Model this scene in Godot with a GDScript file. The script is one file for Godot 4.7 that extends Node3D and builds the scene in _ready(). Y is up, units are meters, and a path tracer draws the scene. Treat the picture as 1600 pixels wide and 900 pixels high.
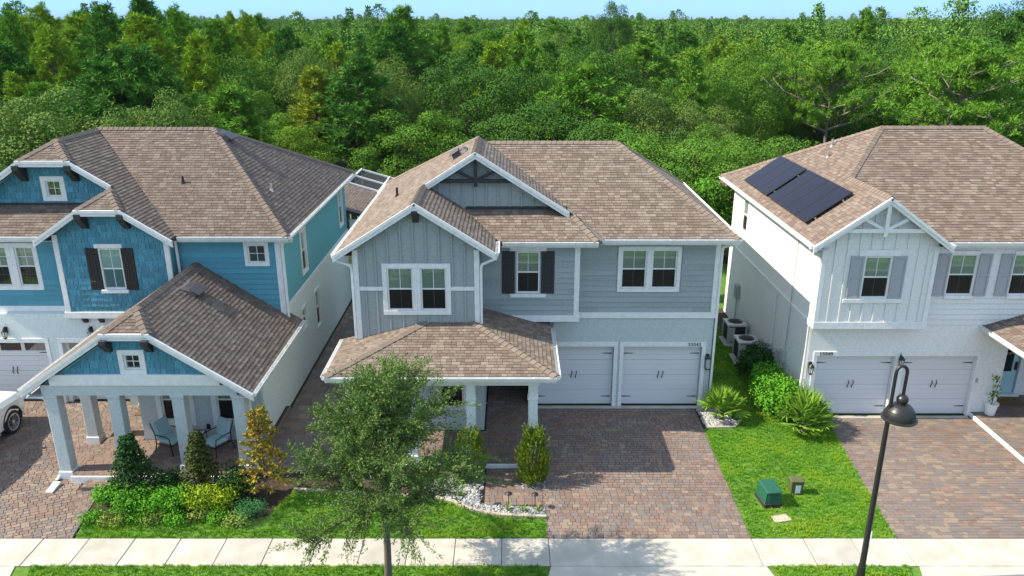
extends Node3D
# A street of three houses at the edge of a forest, seen from above the road. x right, y up, -z away.
const EYE := Vector3(0, 12.7, 0)
var rng := RandomNumberGenerator.new()
var M := {}
var used := {}

# ---------------------------------------------------------------- mesh collector
class MB:
	var v := PackedVector3Array()
	var n := PackedVector3Array()
	var c := PackedColorArray()
	var col := Color(1, 1, 1)
	func tri(a: Vector3, b: Vector3, d: Vector3, o: Vector3) -> void:
		var k := (d - a).cross(b - a)
		if k.dot(o) < 0.0:
			var t := b
			b = d
			d = t
			k = -k
		k = k.normalized()
		v.append(a); v.append(b); v.append(d)
		n.append(k); n.append(k); n.append(k)
		c.append(col); c.append(col); c.append(col)
	func quad(a: Vector3, b: Vector3, e: Vector3, d: Vector3, o: Vector3) -> void:
		tri(a, b, e, o)
		tri(a, e, d, o)
	func hexa(p: Array) -> void:  # p[0..3] one face, p[4..7] the opposite face
		var m := Vector3.ZERO
		for q in p: m += q
		m /= 8.0
		for f in [[0, 1, 2, 3], [4, 5, 6, 7], [0, 1, 5, 4], [1, 2, 6, 5], [2, 3, 7, 6], [3, 0, 4, 7]]:
			var mid: Vector3 = (p[f[0]] + p[f[1]] + p[f[2]] + p[f[3]]) * 0.25
			quad(p[f[0]], p[f[1]], p[f[2]], p[f[3]], mid - m)
	func box(lo: Vector3, hi: Vector3, x := Transform3D.IDENTITY) -> void:
		var p := []
		for q in [Vector3(lo.x, lo.y, lo.z), Vector3(hi.x, lo.y, lo.z), Vector3(hi.x, hi.y, lo.z), Vector3(lo.x, hi.y, lo.z), Vector3(lo.x, lo.y, hi.z), Vector3(hi.x, lo.y, hi.z), Vector3(hi.x, hi.y, hi.z), Vector3(lo.x, hi.y, hi.z)]:
			p.append(x * q)
		hexa(p)
	func bbox(lo: Vector3, hi: Vector3, b: float, x := Transform3D.IDENTITY) -> void:  # box with chamfered edges
		var s := hi - lo
		b = minf(b, minf(s.x, minf(s.y, s.z)) * 0.45)
		var m := (lo + hi) * 0.5
		var h := s * 0.5
		for ax in 3:
			var u := (ax + 1) % 3
			var w := (ax + 2) % 3
			for sg in [-1.0, 1.0]:
				var q := []
				for k in [[-1.0, -1.0], [1.0, -1.0], [1.0, 1.0], [-1.0, 1.0]]:
					var p := Vector3.ZERO
					p[ax] = sg * h[ax]
					p[u] = k[0] * (h[u] - b)
					p[w] = k[1] * (h[w] - b)
					q.append(x * (m + p))
				var o := Vector3.ZERO
				o[ax] = sg
				quad(q[0], q[1], q[2], q[3], x.basis * o)
			for su in [-1.0, 1.0]:
				for sw in [-1.0, 1.0]:
					var q := []
					for k in [[-1.0, 0], [1.0, 0], [1.0, 1], [-1.0, 1]]:
						var p := Vector3.ZERO
						p[ax] = k[0] * (h[ax] - b)
						p[u] = su * (h[u] - (0.0 if k[1] == 0 else b))
						p[w] = sw * (h[w] - (b if k[1] == 0 else 0.0))
						q.append(x * (m + p))
					var o := Vector3.ZERO
					o[u] = su
					o[w] = sw
					quad(q[0], q[1], q[2], q[3], x.basis * o)
		for a in [-1.0, 1.0]:
			for bb in [-1.0, 1.0]:
				for d in [-1.0, 1.0]:
					var g := Vector3(a, bb, d)
					var q := []
					for ax in 3:
						var p := g * (h - Vector3(b, b, b))
						p[ax] = g[ax] * h[ax]
						q.append(x * (m + p))
					tri(q[0], q[1], q[2], x.basis * g)
	func prism(poly: Array, ext: Vector3) -> void:  # convex planar polygon pushed along ext
		var m := Vector3.ZERO
		for p in poly: m += p
		m /= poly.size()
		for i in range(1, poly.size() - 1):
			tri(poly[0], poly[i], poly[i + 1], -ext)
			tri(poly[0] + ext, poly[i] + ext, poly[i + 1] + ext, ext)
		for i in poly.size():
			var a: Vector3 = poly[i]
			var b: Vector3 = poly[(i + 1) % poly.size()]
			quad(a, b, b + ext, a + ext, (a + b) * 0.5 - m)
	func bar(a: Vector3, b: Vector3, w: float, h: float, up := Vector3.UP) -> void:
		var d := (b - a).normalized()
		var s := d.cross(up).normalized() * w * 0.5
		var t := s.cross(d).normalized() * h * 0.5
		hexa([a - s - t, a + s - t, a + s + t, a - s + t, b - s - t, b + s - t, b + s + t, b - s + t])
	func tube(path: Array, rad: Array, sides: int, cap := true) -> void:
		var rings := []
		var nrm := []
		var ref := Vector3(0.31, 0.2, 0.93)
		for i in path.size():
			var d: Vector3 = (path[mini(i + 1, path.size() - 1)] - path[maxi(i - 1, 0)]).normalized()
			if absf(d.dot(ref)) > 0.95: ref = Vector3(0.9, 0.1, -0.3)
			var s := d.cross(ref).normalized()
			ref = s.cross(d)
			var t := ref.normalized()
			var ring := []
			var rn := []
			for k in sides:
				var a := TAU * k / sides
				var q := s * cos(a) + t * sin(a)
				rn.append(q)
				ring.append(path[i] + q * rad[mini(i, rad.size() - 1)])
			rings.append(ring)
			nrm.append(rn)
		for i in path.size() - 1:
			for k in sides:
				var k2 := (k + 1) % sides
				var P := [rings[i][k], rings[i][k2], rings[i + 1][k2], rings[i + 1][k]]
				var N := [nrm[i][k], nrm[i][k2], nrm[i + 1][k2], nrm[i + 1][k]]
				var fl: bool = (P[2] - P[0]).cross(P[1] - P[0]).dot(N[0]) < 0.0
				for j in ([0, 2, 1, 0, 3, 2] if fl else [0, 1, 2, 0, 2, 3]):
					v.append(P[j]); n.append(N[j]); c.append(col)
		if cap:
			for e in [0, path.size() - 1]:
				var o: Vector3 = path[0] - path[1] if e == 0 else path[e] - path[e - 1]
				for k in range(1, sides - 1):
					tri(rings[e][0], rings[e][k], rings[e][k + 1], o)
	func lathe(prof: Array, sides: int, x := Transform3D.IDENTITY) -> void:  # prof: Vector2(radius, height), smooth round the axis
		for i in prof.size() - 1:
			var a: Vector2 = prof[i]
			var b: Vector2 = prof[i + 1]
			var sl := Vector2(b.y - a.y, a.x - b.x).normalized()
			for k in sides:
				var a0 := TAU * k / sides
				var a1 := TAU * (k + 1) / sides
				var P := [x * Vector3(a.x * cos(a0), a.y, a.x * sin(a0)), x * Vector3(a.x * cos(a1), a.y, a.x * sin(a1)), x * Vector3(b.x * cos(a1), b.y, b.x * sin(a1)), x * Vector3(b.x * cos(a0), b.y, b.x * sin(a0))]
				var N0 := (x.basis * Vector3(sl.x * cos(a0), sl.y, sl.x * sin(a0))).normalized()
				var N1 := (x.basis * Vector3(sl.x * cos(a1), sl.y, sl.x * sin(a1))).normalized()
				var N := [N0, N1, N1, N0]
				var g: Vector3 = (P[2] - P[0]).cross(P[1] - P[0])
				if g.length() < 1e-12: g = (P[3] - P[0]).cross(P[2] - P[0])
				var fl: bool = g.dot(N0 + N1) < 0.0
				for j in ([0, 2, 1, 0, 3, 2] if fl else [0, 1, 2, 0, 2, 3]):
					v.append(P[j]); n.append(N[j]); c.append(col)
	func leaf(p: Vector3, d: Vector3, s: Vector3, l: float, w: float) -> void:  # a rhombic leaf from p along d
		var q := p + d * l
		var m := p + d * l * 0.45
		var k := d.cross(s).normalized()
		var a := m + s * w * 0.5
		var b := m - s * w * 0.5
		v.append(p); v.append(a); v.append(q); v.append(p); v.append(q); v.append(b)
		for i in 6:
			n.append(k)
			c.append(col)
	func mesh() -> ArrayMesh:
		var am := ArrayMesh.new()
		if v.is_empty(): return am
		var arr := []
		arr.resize(Mesh.ARRAY_MAX)
		arr[Mesh.ARRAY_VERTEX] = v
		arr[Mesh.ARRAY_NORMAL] = n
		arr[Mesh.ARRAY_COLOR] = c
		am.add_surface_from_arrays(Mesh.PRIMITIVE_TRIANGLES, arr)
		return am

# ---------------------------------------------------------------- nodes
func numbered(called: String) -> String:
	if not used.has(called):
		used[called] = 0
		return called
	used[called] += 1
	return "%s_%03d" % [called, used[called]]
func thing(called: String, label: String, category: String, at := Vector3.ZERO, group := "") -> Node3D:
	var o := Node3D.new()
	o.name = numbered(called)
	add_child(o)
	o.position = at
	o.set_meta("label", label)
	o.set_meta("category", category)
	if group: o.set_meta("group", group)
	return o
func part(parent: Node, called: String, mesh: Mesh, mat: Material = null, x := Transform3D.IDENTITY) -> MeshInstance3D:  # x in world space
	var o := MeshInstance3D.new()
	o.name = called
	o.mesh = mesh
	if mat: o.material_override = mat
	parent.add_child(o, true)
	o.global_transform = x
	return o
func bit(parent: Node, called: String, mesh: Mesh, mat: Material, x := Transform3D.IDENTITY) -> MeshInstance3D:  # x relative to the parent
	var o := MeshInstance3D.new()
	o.name = called
	o.mesh = mesh
	o.material_override = mat
	parent.add_child(o, true)
	o.transform = x
	return o
func boxpart(parent: Node, called: String, lo: Vector3, hi: Vector3, mat: Material, b := 0.008) -> MeshInstance3D:
	var m := MB.new()
	m.bbox(lo, hi, b)
	return part(parent, called, m.mesh(), mat)
func setting(called: String, mesh: Mesh, mat: Material) -> MeshInstance3D:
	var o := part(self, numbered(called), mesh, mat)
	o.set_meta("kind", "structure")
	return o
func solo(called: String, mesh: Mesh, mat: Material, label: String, category: String, group := "", at := Vector3.ZERO) -> MeshInstance3D:
	var o := part(self, numbered(called), mesh, mat, Transform3D(Basis.IDENTITY, at))
	o.set_meta("label", label)
	o.set_meta("category", category)
	if group: o.set_meta("group", group)
	return o

# ---------------------------------------------------------------- materials
func lin(r: float, g: float, b: float) -> Color:
	return Color(r, g, b).linear_to_srgb()
func noise_img(seed_: int, freq: float, size := 512, oct := 4, kind := FastNoiseLite.TYPE_SIMPLEX_SMOOTH) -> Image:
	var f := FastNoiseLite.new()
	f.seed = seed_
	f.frequency = freq
	f.noise_type = kind
	f.fractal_octaves = oct
	return f.get_seamless_image(size, size)
func ramp_tex(img: Image, a: Color, b: Color) -> ImageTexture:  # a..b are sRGB
	var out := Image.create(img.get_width(), img.get_height(), false, Image.FORMAT_RGB8)
	for y in img.get_height():
		for x in img.get_width():
			out.set_pixel(x, y, a.lerp(b, img.get_pixel(x, y).r))
	return ImageTexture.create_from_image(out)
func bump_tex(img: Image, k: float) -> ImageTexture:
	var o: Image = img.duplicate()
	o.convert(Image.FORMAT_RGBA8)
	o.bump_map_to_normal_map(k)
	return ImageTexture.create_from_image(o)
func mat(called: String, col: Color, rough := 0.8, opt := {}) -> StandardMaterial3D:  # col is linear
	var m := StandardMaterial3D.new()
	m.albedo_color = col.linear_to_srgb()
	m.roughness = rough
	m.metallic = opt.get("metal", 0.0)
	m.metallic_specular = opt.get("spec", 0.5)
	if opt.has("tex"):
		m.albedo_texture = opt.tex
		m.uv1_triplanar = true
		m.uv1_world_triplanar = true
		var s: float = opt.get("scale", 1.0)
		m.uv1_scale = Vector3(s, s, s)
	if opt.has("bump"):
		m.normal_enabled = true
		m.normal_texture = opt.bump
		m.normal_scale = opt.get("bump_scale", 1.0)
		m.uv1_triplanar = true
		m.uv1_world_triplanar = true
		var s: float = opt.get("scale", 1.0)
		m.uv1_scale = Vector3(s, s, s)
	if opt.get("vc", false): m.vertex_color_use_as_albedo = true
	if opt.has("back"):
		m.backlight_enabled = true
		m.backlight = opt.back
	if opt.has("alpha"):
		m.transparency = BaseMaterial3D.TRANSPARENCY_ALPHA
		m.albedo_color.a = opt.alpha
	if opt.get("two", false): m.cull_mode = BaseMaterial3D.CULL_DISABLED
	M[called] = m
	return m
func make_materials() -> void:
	var fine := noise_img(3, 0.12, 512, 3)
	var mid := noise_img(5, 0.02, 512, 5)
	var coarse := noise_img(9, 0.008, 512, 4)
	var grain := ramp_tex(fine, Color(0.84, 0.84, 0.84), Color(1, 1, 1))
	var grain2 := ramp_tex(fine, Color(0.62, 0.62, 0.62), Color(1, 1, 1))
	var cloudy := ramp_tex(mid, Color(0.88, 0.875, 0.87), Color(1, 1, 1))
	var faint := ramp_tex(noise_img(25, 0.014, 512, 6), Color(0.915, 0.915, 0.905), Color(1, 1, 1))
	var blotch := ramp_tex(mid, Color(0.7, 0.69, 0.66), Color(1, 1, 1))
	var stain := ramp_tex(noise_img(15, 0.012, 512, 6), Color(0.86, 0.855, 0.84), Color(1, 1, 1))
	var bfine := bump_tex(fine, 3.0)
	var bmid := bump_tex(mid, 4.0)
	M.grain = grain; M.blotch = blotch
	# walls
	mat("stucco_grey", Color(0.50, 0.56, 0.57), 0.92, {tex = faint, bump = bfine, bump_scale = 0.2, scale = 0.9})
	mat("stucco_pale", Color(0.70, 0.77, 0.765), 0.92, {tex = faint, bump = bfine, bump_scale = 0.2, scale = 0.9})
	mat("stucco_white", Color(0.80, 0.80, 0.79), 0.92, {tex = faint, bump = bfine, bump_scale = 0.2, scale = 0.9})
	mat("stucco_teal", Color(0.125, 0.39, 0.45), 0.9, {tex = faint, bump = bfine, bump_scale = 0.2, scale = 0.9})
	for k in 3:
		var t: float = [0.94, 1.0, 1.06][k]
		mat("lap_grey%d" % k, Color(0.315, 0.36, 0.37) * t, 0.75, {tex = faint, scale = 1.3})
		mat("lap_blue%d" % k, Color(0.085, 0.30, 0.40) * t, 0.7, {tex = faint, scale = 1.3})
		mat("lap_white%d" % k, Color(0.76, 0.76, 0.75) * (0.97 + 0.02 * k), 0.75, {tex = faint, scale = 1.3})
	for k in 4:
		var t: float = [0.85, 0.95, 1.05, 1.16][k]
		mat("shake%d" % k, Color(0.10, 0.345, 0.48) * t, 0.8, {tex = blotch, scale = 1.7})
	mat("panel_grey", Color(0.33, 0.375, 0.38), 0.75, {tex = faint, scale = 1.1})
	mat("panel_white", Color(0.76, 0.76, 0.75), 0.75, {tex = faint, scale = 1.1})
	mat("trim", Color(0.78, 0.79, 0.79), 0.55, {tex = faint, scale = 0.5})
	mat("soffit", Color(0.72, 0.73, 0.73), 0.7)
	mat("door_white", Color(0.76, 0.76, 0.77), 0.6, {tex = grain, scale = 1.2})
	mat("door_aqua", Color(0.36, 0.58, 0.64), 0.5)
	mat("dark_wood", Color(0.035, 0.038, 0.042), 0.65, {tex = blotch, scale = 2.0})
	mat("door_brown", Color(0.09, 0.07, 0.055), 0.6, {tex = blotch, scale = 2.0})
	mat("shutter_brown", Color(0.030, 0.024, 0.023), 0.6, {tex = blotch, scale = 2.0})
	mat("shutter_grey", Color(0.34, 0.35, 0.37), 0.65)
	mat("iron", Color(0.012, 0.012, 0.013), 0.45)
	mat("bronze", Color(0.016, 0.016, 0.016), 0.4, {spec = 0.5})
	mat("glass", Color(0.02, 0.035, 0.035), 0.02, {alpha = 0.32, spec = 0.9})
	mat("coated_glass", Color(0.34, 0.48, 0.38), 0.03, {alpha = 0.2, metal = 0.16})
	mat("screened", Color(0.014, 0.013, 0.013), 0.35, {alpha = 0.5})
	mat("blind", Color(0.36, 0.37, 0.31), 0.8)
	mat("room", Color(0.58, 0.55, 0.50), 0.9)
	mat("lamp_glass", Color(0.7, 0.75, 0.75), 0.05, {alpha = 0.3})
	# roof: five tones of laminated shingle
	M.palettes = []
	var mean := Color(0.295, 0.225, 0.172)
	for pal in [Color(0.96, 0.97, 0.98), Color(0.73, 0.735, 0.76), Color(0.95, 0.93, 0.95)]:  # grey, blue and white house
		var set_ := []
		for c in [Color(0.33, 0.255, 0.205), Color(0.225, 0.16, 0.128), Color(0.29, 0.235, 0.20), Color(0.47, 0.385, 0.315), Color(0.17, 0.125, 0.105), Color(0.38, 0.315, 0.265)]:
			set_.append(mean.lerp(c, 0.55) * pal)
		M.palettes.append(set_)
		for k in 6: mat("shingle%d_%d" % [M.palettes.size() - 1, k], set_[k], 0.95, {tex = grain2, scale = 2.3})
	mat("shingle_v", Color(1, 1, 1), 0.95, {tex = grain2, scale = 2.3, vc = true})
	mat("cap", Color(0.30, 0.245, 0.20), 0.95, {tex = grain2, scale = 2.3})
	mat("felt", Color(0.05, 0.04, 0.035), 0.95)
	# paving
	var pt := [Color(0.327, 0.228, 0.185), Color(0.261, 0.183, 0.156), Color(0.250, 0.215, 0.200), Color(0.369, 0.290, 0.226), Color(0.294, 0.233, 0.200), Color(0.210, 0.181, 0.169)]
	M.ptones = pt
	for k in pt.size():
		mat("paver%d" % k, pt[k], 0.9, {tex = grain2, scale = 1.9})
	mat("paver_v", Color(1, 1, 1), 0.9, {tex = grain2, scale = 1.9, vc = true})
	mat("sand", Color(0.06, 0.05, 0.043), 0.95, {tex = grain2, scale = 1.5})
	mat("concrete", Color(0.51, 0.485, 0.43), 0.9, {tex = stain, scale = 0.22})
	mat("concrete2", Color(0.45, 0.435, 0.395), 0.9, {tex = stain, scale = 0.17})
	mat("concrete3", Color(0.51, 0.47, 0.39), 0.9, {tex = stain, scale = 0.26})
	mat("joint", Color(0.07, 0.062, 0.05), 0.95)
	mat("asphalt", Color(0.055, 0.055, 0.057), 0.95, {tex = blotch, scale = 0.4})
	mat("soil", Color(0.075, 0.05, 0.034), 1.0, {tex = grain2, scale = 1.1, bump = bmid, bump_scale = 0.6})
	mat("forest_floor", Color(0.045, 0.06, 0.022), 1.0, {tex = ramp_tex(coarse, Color(0.6, 0.65, 0.5), Color(1, 1, 0.9)), scale = 0.04})
	mat("turf", Color(0.11, 0.215, 0.025), 1.0, {tex = ramp_tex(mid, Color(0.72, 0.8, 0.6), Color(1, 1, 1)), scale = 0.5})
	mat("blade", Color(1, 1, 1), 0.75, {vc = true, two = true, back = Color(0.35, 0.5, 0.1), spec = 0.15})
	mat("pebble", Color(1, 1, 1), 0.7, {vc = true, tex = grain, scale = 4.0})
	mat("edging", Color(0.55, 0.50, 0.38), 0.9, {tex = blotch, scale = 1.0})
	# plants: the tint of each kind multiplies the leaves' own colours
	var leaf := {tex = M.grain, scale = 0.8}
	for d in [["leaf_oak", 0.094, 0.205, 0.025], ["leaf_oak_light", 0.142, 0.262, 0.025], ["leaf_oak_dark", 0.056, 0.136, 0.022], ["leaf_oak_grey", 0.128, 0.209, 0.043], ["leaf_pine", 0.135, 0.287, 0.032], ["leaf_pine_light", 0.23, 0.354, 0.028], ["leaf_pine_dark", 0.078, 0.204, 0.032], ["leaf_pine_yellow", 0.25, 0.31, 0.03], ["leaf_street", 0.125, 0.207, 0.053], ["leaf_holly", 0.028, 0.075, 0.022], ["leaf_holly_bronze", 0.060, 0.078, 0.022], ["leaf_hedge", 0.095, 0.281, 0.02], ["leaf_hedge_yellow", 0.24, 0.34, 0.02], ["leaf_dark_bush", 0.030, 0.090, 0.020], ["leaf_magnolia", 0.38, 0.29, 0.06], ["leaf_juniper", 0.169, 0.24, 0.022], ["leaf_palm", 0.165, 0.30, 0.035], ["leaf_sedum", 0.055, 0.19, 0.065], ["leaf_pink", 0.5, 0.22, 0.24], ["leaf_lily", 0.22, 0.30, 0.06]]:
		mat(d[0], Color(d[1], d[2], d[3]), 0.55 if d[0] in ["leaf_holly", "leaf_holly_bronze", "leaf_magnolia"] else 0.7, {vc = true, two = true, back = Color(0.3, 0.42, 0.12), spec = 0.18})
	mat("bark", Color(0.13, 0.10, 0.08), 0.95, {tex = blotch, scale = 1.2})
	mat("bark_pine", Color(0.17, 0.12, 0.09), 0.95, {tex = blotch, scale = 1.2})
	mat("bark_grey", Color(0.16, 0.135, 0.11), 0.95, {tex = blotch, scale = 1.2})
	mat("bark_pale", Color(0.26, 0.225, 0.19), 0.95, {tex = blotch, scale = 1.2})
	# things
	mat("solar", Color(0.010, 0.010, 0.022), 0.3, {spec = 0.25})
	mat("solar_frame", Color(0.008, 0.008, 0.009), 0.4)
	mat("alu", Color(0.55, 0.56, 0.57), 0.4, {metal = 0.8})
	mat("vent", Color(0.07, 0.065, 0.075), 0.6)
	mat("car_paint", Color(0.72, 0.73, 0.69), 0.22, {spec = 0.6})
	mat("tyre", Color(0.012, 0.012, 0.012), 0.85)
	mat("chrome", Color(0.72, 0.73, 0.75), 0.2, {metal = 1.0})
	mat("car_glass", Color(0.01, 0.012, 0.014), 0.03, {spec = 0.8})
	mat("box_green", Color(0.012, 0.13, 0.075), 0.6, {tex = blotch, scale = 1.4})
	mat("box_olive", Color(0.12, 0.14, 0.055), 0.7, {tex = blotch, scale = 1.4})
	mat("ac_grey", Color(0.42, 0.44, 0.44), 0.6)
	mat("ac_dark", Color(0.025, 0.026, 0.027), 0.6)
	mat("cushion", Color(0.40, 0.58, 0.62), 0.9, {tex = grain, scale = 3.0})
	mat("pot", Color(0.78, 0.78, 0.75), 0.5)
	mat("mat", Color(0.24, 0.155, 0.075), 1.0, {tex = grain2, scale = 3.0})
	mat("sticker", Color(0.7, 0.72, 0.7), 0.5)
	mat("mesh_screen", Color(0.03, 0.032, 0.035), 0.8, {alpha = 0.55})
	M.joint_plain = M.joint

# ---------------------------------------------------------------- the scene
func _ready() -> void:
	var cam := Camera3D.new()
	cam.name = "camera"
	cam.position = EYE
	cam.rotation_degrees = Vector3(-19.0, 0, 0)
	cam.fov = 40.49
	cam.near = 0.1
	cam.far = 6000.0
	add_child(cam)
	cam.current = true
	var env := Environment.new()
	env.background_mode = Environment.BG_SKY
	var sky := Sky.new()
	var sm := ProceduralSkyMaterial.new()
	sm.sky_top_color = Color(0.55, 0.61, 0.69)
	sm.sky_horizon_color = Color(0.445, 0.59, 0.735)
	sm.sky_curve = 0.16
	sm.ground_horizon_color = Color(0.45, 0.5, 0.45)
	sm.ground_bottom_color = Color(0.2, 0.22, 0.18)
	sky.sky_material = sm
	env.sky = sky
	env.background_energy_multiplier = 1.45
	env.tonemap_mode = Environment.TONE_MAPPER_LINEAR
	env.tonemap_exposure = 2.0
	env.fog_enabled = true
	env.fog_density = 0.00006
	env.fog_light_color = Color(0.72, 0.82, 0.93)
	env.ssao_enabled = true
	env.ssil_enabled = true
	env.sdfgi_enabled = true
	var we := WorldEnvironment.new()
	we.name = "world"
	we.environment = env
	add_child(we)
	var sun := DirectionalLight3D.new()
	sun.name = "sun"
	sun.light_color = Color(1.0, 0.95, 0.86)
	sun.light_energy = 1.4
	sun.light_angular_distance = 0.5
	sun.shadow_enabled = true
	add_child(sun)
	var el := deg_to_rad(42.0)
	sun.look_at_from_position(Vector3.ZERO, Vector3(cos(el) * 0.998, -sin(el), -cos(el) * 0.06))
	rng.seed = 1
	make_materials()
	make_tuft()
	ground()
	rng.seed = 101
	grey_house()
	rng.seed = 102
	blue_house()
	rng.seed = 103
	white_house()
	forest()
	garden()
	street_tree()
	props()

# ---------------------------------------------------------------- flat cutting and cladding
func cut(poly: PackedVector2Array, nx: float, ny: float, d: float) -> PackedVector2Array:  # keeps nx*x + ny*y <= d
	var out := PackedVector2Array()
	var k := poly.size()
	for i in k:
		var a := poly[i]
		var b := poly[(i + 1) % k]
		var da := nx * a.x + ny * a.y - d
		var db := nx * b.x + ny * b.y - d
		if da <= 0.0: out.append(a)
		if (da < 0.0 and db > 0.0) or (da > 0.0 and db < 0.0):
			out.append(a.lerp(b, da / (da - db)))
	return out
func area(p: PackedVector2Array) -> float:
	var s := 0.0
	for i in p.size():
		s += p[i].cross(p[(i + 1) % p.size()])
	return absf(s) * 0.5
func minus(poly: PackedVector2Array, holes: Array) -> Array:  # holes are Rect2
	var list := [poly]
	for h in holes:
		var nxt := []
		for p in list:
			var r: Rect2 = h
			var q := cut(p, 1, 0, r.position.x)
			if q.size() > 2 and area(q) > 1e-5: nxt.append(q)
			q = cut(p, -1, 0, -r.end.x)
			if q.size() > 2 and area(q) > 1e-5: nxt.append(q)
			var m := cut(cut(p, -1, 0, -r.position.x), 1, 0, r.end.x)
			if m.size() < 3: continue
			q = cut(m, 0, 1, r.position.y)
			if q.size() > 2 and area(q) > 1e-5: nxt.append(q)
			q = cut(m, 0, -1, -r.end.y)
			if q.size() > 2 and area(q) > 1e-5: nxt.append(q)
		list = nxt
	return list
func rect(x0: float, y0: float, x1: float, y1: float) -> PackedVector2Array:
	return PackedVector2Array([Vector2(x0, y0), Vector2(x1, y0), Vector2(x1, y1), Vector2(x0, y1)])
func clipped(p: PackedVector2Array, poly: PackedVector2Array) -> PackedVector2Array:  # both convex, poly counter-clockwise
	for i in poly.size():
		var a := poly[i]
		var b := poly[(i + 1) % poly.size()]
		var nrm := Vector2(b.y - a.y, a.x - b.x)
		p = cut(p, nrm.x, nrm.y, nrm.dot(a))
		if p.size() < 3: return p
	return p
func ccw(p: PackedVector2Array) -> PackedVector2Array:
	var s := 0.0
	for i in p.size(): s += p[i].cross(p[(i + 1) % p.size()])
	if s < 0.0: p.reverse()
	return p
func piece(m: MB, x: Transform3D, p: PackedVector2Array, y0: float, e: float, tb: float, tt: float) -> void:  # wedge: thick tb at its lower edge, tt at its upper
	var top := []
	var low := []
	var mid := Vector2.ZERO
	for q in p:
		mid += q
		top.append(x * Vector3(q.x, q.y, lerpf(tb, tt, clampf((q.y - y0) / e, 0.0, 1.0))))
		low.append(x * Vector3(q.x, q.y, 0.0))
	mid /= p.size()
	for i in range(1, p.size() - 1):
		m.tri(top[0], top[i], top[i + 1], x.basis.z)
	for i in p.size():
		var j := (i + 1) % p.size()
		var o := (p[i] + p[j]) * 0.5 - mid
		m.quad(low[i], low[j], top[j], top[i], x.basis * Vector3(o.x, o.y, 0))
var unit_meshes := {}
func unit_piece(k: float) -> ArrayMesh:  # unit wedge whose upper edge is k times as thick as its lower
	if not unit_meshes.has(k):
		var m := MB.new()
		piece(m, Transform3D.IDENTITY, rect(0, 0, 1, 1), 0, 1, 1.0, k)
		unit_meshes[k] = m.mesh()
	return unit_meshes[k]
# list of pieces {poly, y0, e, full, tone, x}
func courses(x: Transform3D, poly: PackedVector2Array, holes: Array, e: float, w0: float, w1: float, gap: float, ntone: int, stagger := 0.0, nz: FastNoiseLite = null) -> Array:
	poly = ccw(poly)
	var lo := poly[0]
	var hi := poly[0]
	for q in poly:
		lo = Vector2(minf(lo.x, q.x), minf(lo.y, q.y))
		hi = Vector2(maxf(hi.x, q.x), maxf(hi.y, q.y))
	var out := []
	var y := lo.y - fposmod(lo.y, e) if nz else lo.y
	while y < hi.y - 0.005:
		var cx := lo.x - rng.randf() * w1
		while cx < hi.x:
			var w := rng.randf_range(w0, w1)
			var yb := y - (rng.randf() * stagger)
			var r := rect(cx + gap * 0.5, yb, cx + w - gap * 0.5, y + e)
			var tone := rng.randi() % ntone
			if nz: tone = [4, 1, 2, 0, 5, 3][clampi(int(nz.get_noise_2d(cx, y * 2.2) * 1.2 + rng.randfn(0.0, 1.75) + 2.6), 0, 5)]
			var p := clipped(r, poly)
			if p.size() > 2 and area(p) > 0.0006:
				for s in (minus(p, holes) if holes.size() > 0 else [p]):
					if area(s) < 0.0006: continue
					out.append({poly = s, y0 = yb, e = y + e - yb, full = s.size() == 4 and absf(area(s) - area(r)) < 1e-5, tone = tone, x = x})
			cx += w
		y += e
	return out
func piece_node(parent: Node, called: String, d: Dictionary, tb: float, tt: float, mt: Material) -> void:
	var p: PackedVector2Array = d.poly
	var x: Transform3D = d.x
	if d.full or (p.size() == 4 and is_rect(p)):
		var lo := p[0]
		var hi := p[0]
		for q in p:
			lo = Vector2(minf(lo.x, q.x), minf(lo.y, q.y))
			hi = Vector2(maxf(hi.x, q.x), maxf(hi.y, q.y))
		if d.full or absf((hi.y - lo.y) - d.e) < 1e-4:
			part(parent, called, unit_piece(snappedf(tt / tb, 0.01)), mt, x * Transform3D(Basis.from_scale(Vector3(hi.x - lo.x, hi.y - lo.y, tb)), Vector3(lo.x, lo.y, 0)))
			return
	var m := MB.new()
	piece(m, x, p, d.y0, d.e, tb, tt)
	part(parent, called, m.mesh(), mt)
func is_rect(p: PackedVector2Array) -> bool:
	for i in 4:
		var a := p[i]
		var b := p[(i + 1) % 4]
		if absf(a.x - b.x) > 1e-5 and absf(a.y - b.y) > 1e-5: return false
	return true
func view_score(d: Dictionary) -> float:
	var p: PackedVector2Array = d.poly
	var x: Transform3D = d.x
	var w: Vector3 = x * Vector3(p[0].x, p[0].y, 0)
	var to := EYE - w
	var z := to.length()
	var s: float = area(p) * maxf(0.0, x.basis.z.dot(to / z)) / (z * z)
	var f := to.rotated(Vector3.RIGHT, 0)
	if absf(w.x) > -w.z * 0.66: s *= 0.01
	return s
# the largest 300 as pieces of their own, the rest joined into one part
func lay(parent: Node, called: String, rest_called: String, list: Array, tb: float, tt: float, mats: Array, tones: Array, vmat: Material, limit := 300) -> void:
	var full := []
	var rest := []
	for d in list:
		if d.full:
			d.score = view_score(d)
			full.append(d)
		else: rest.append(d)
	full.sort_custom(func(a, b): return a.score > b.score)
	for i in full.size():
		if i < limit: piece_node(parent, called, full[i], tb, tt, mats[full[i].tone])
		else: rest.append(full[i])
	if rest.is_empty(): return
	var m := MB.new()
	for d in rest:
		m.col = tones[d.tone]
		piece(m, d.x, d.poly, d.y0, d.e, tb, tt)
	part(parent, rest_called, m.mesh(), vmat).set_meta("kind", "stuff")

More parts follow.
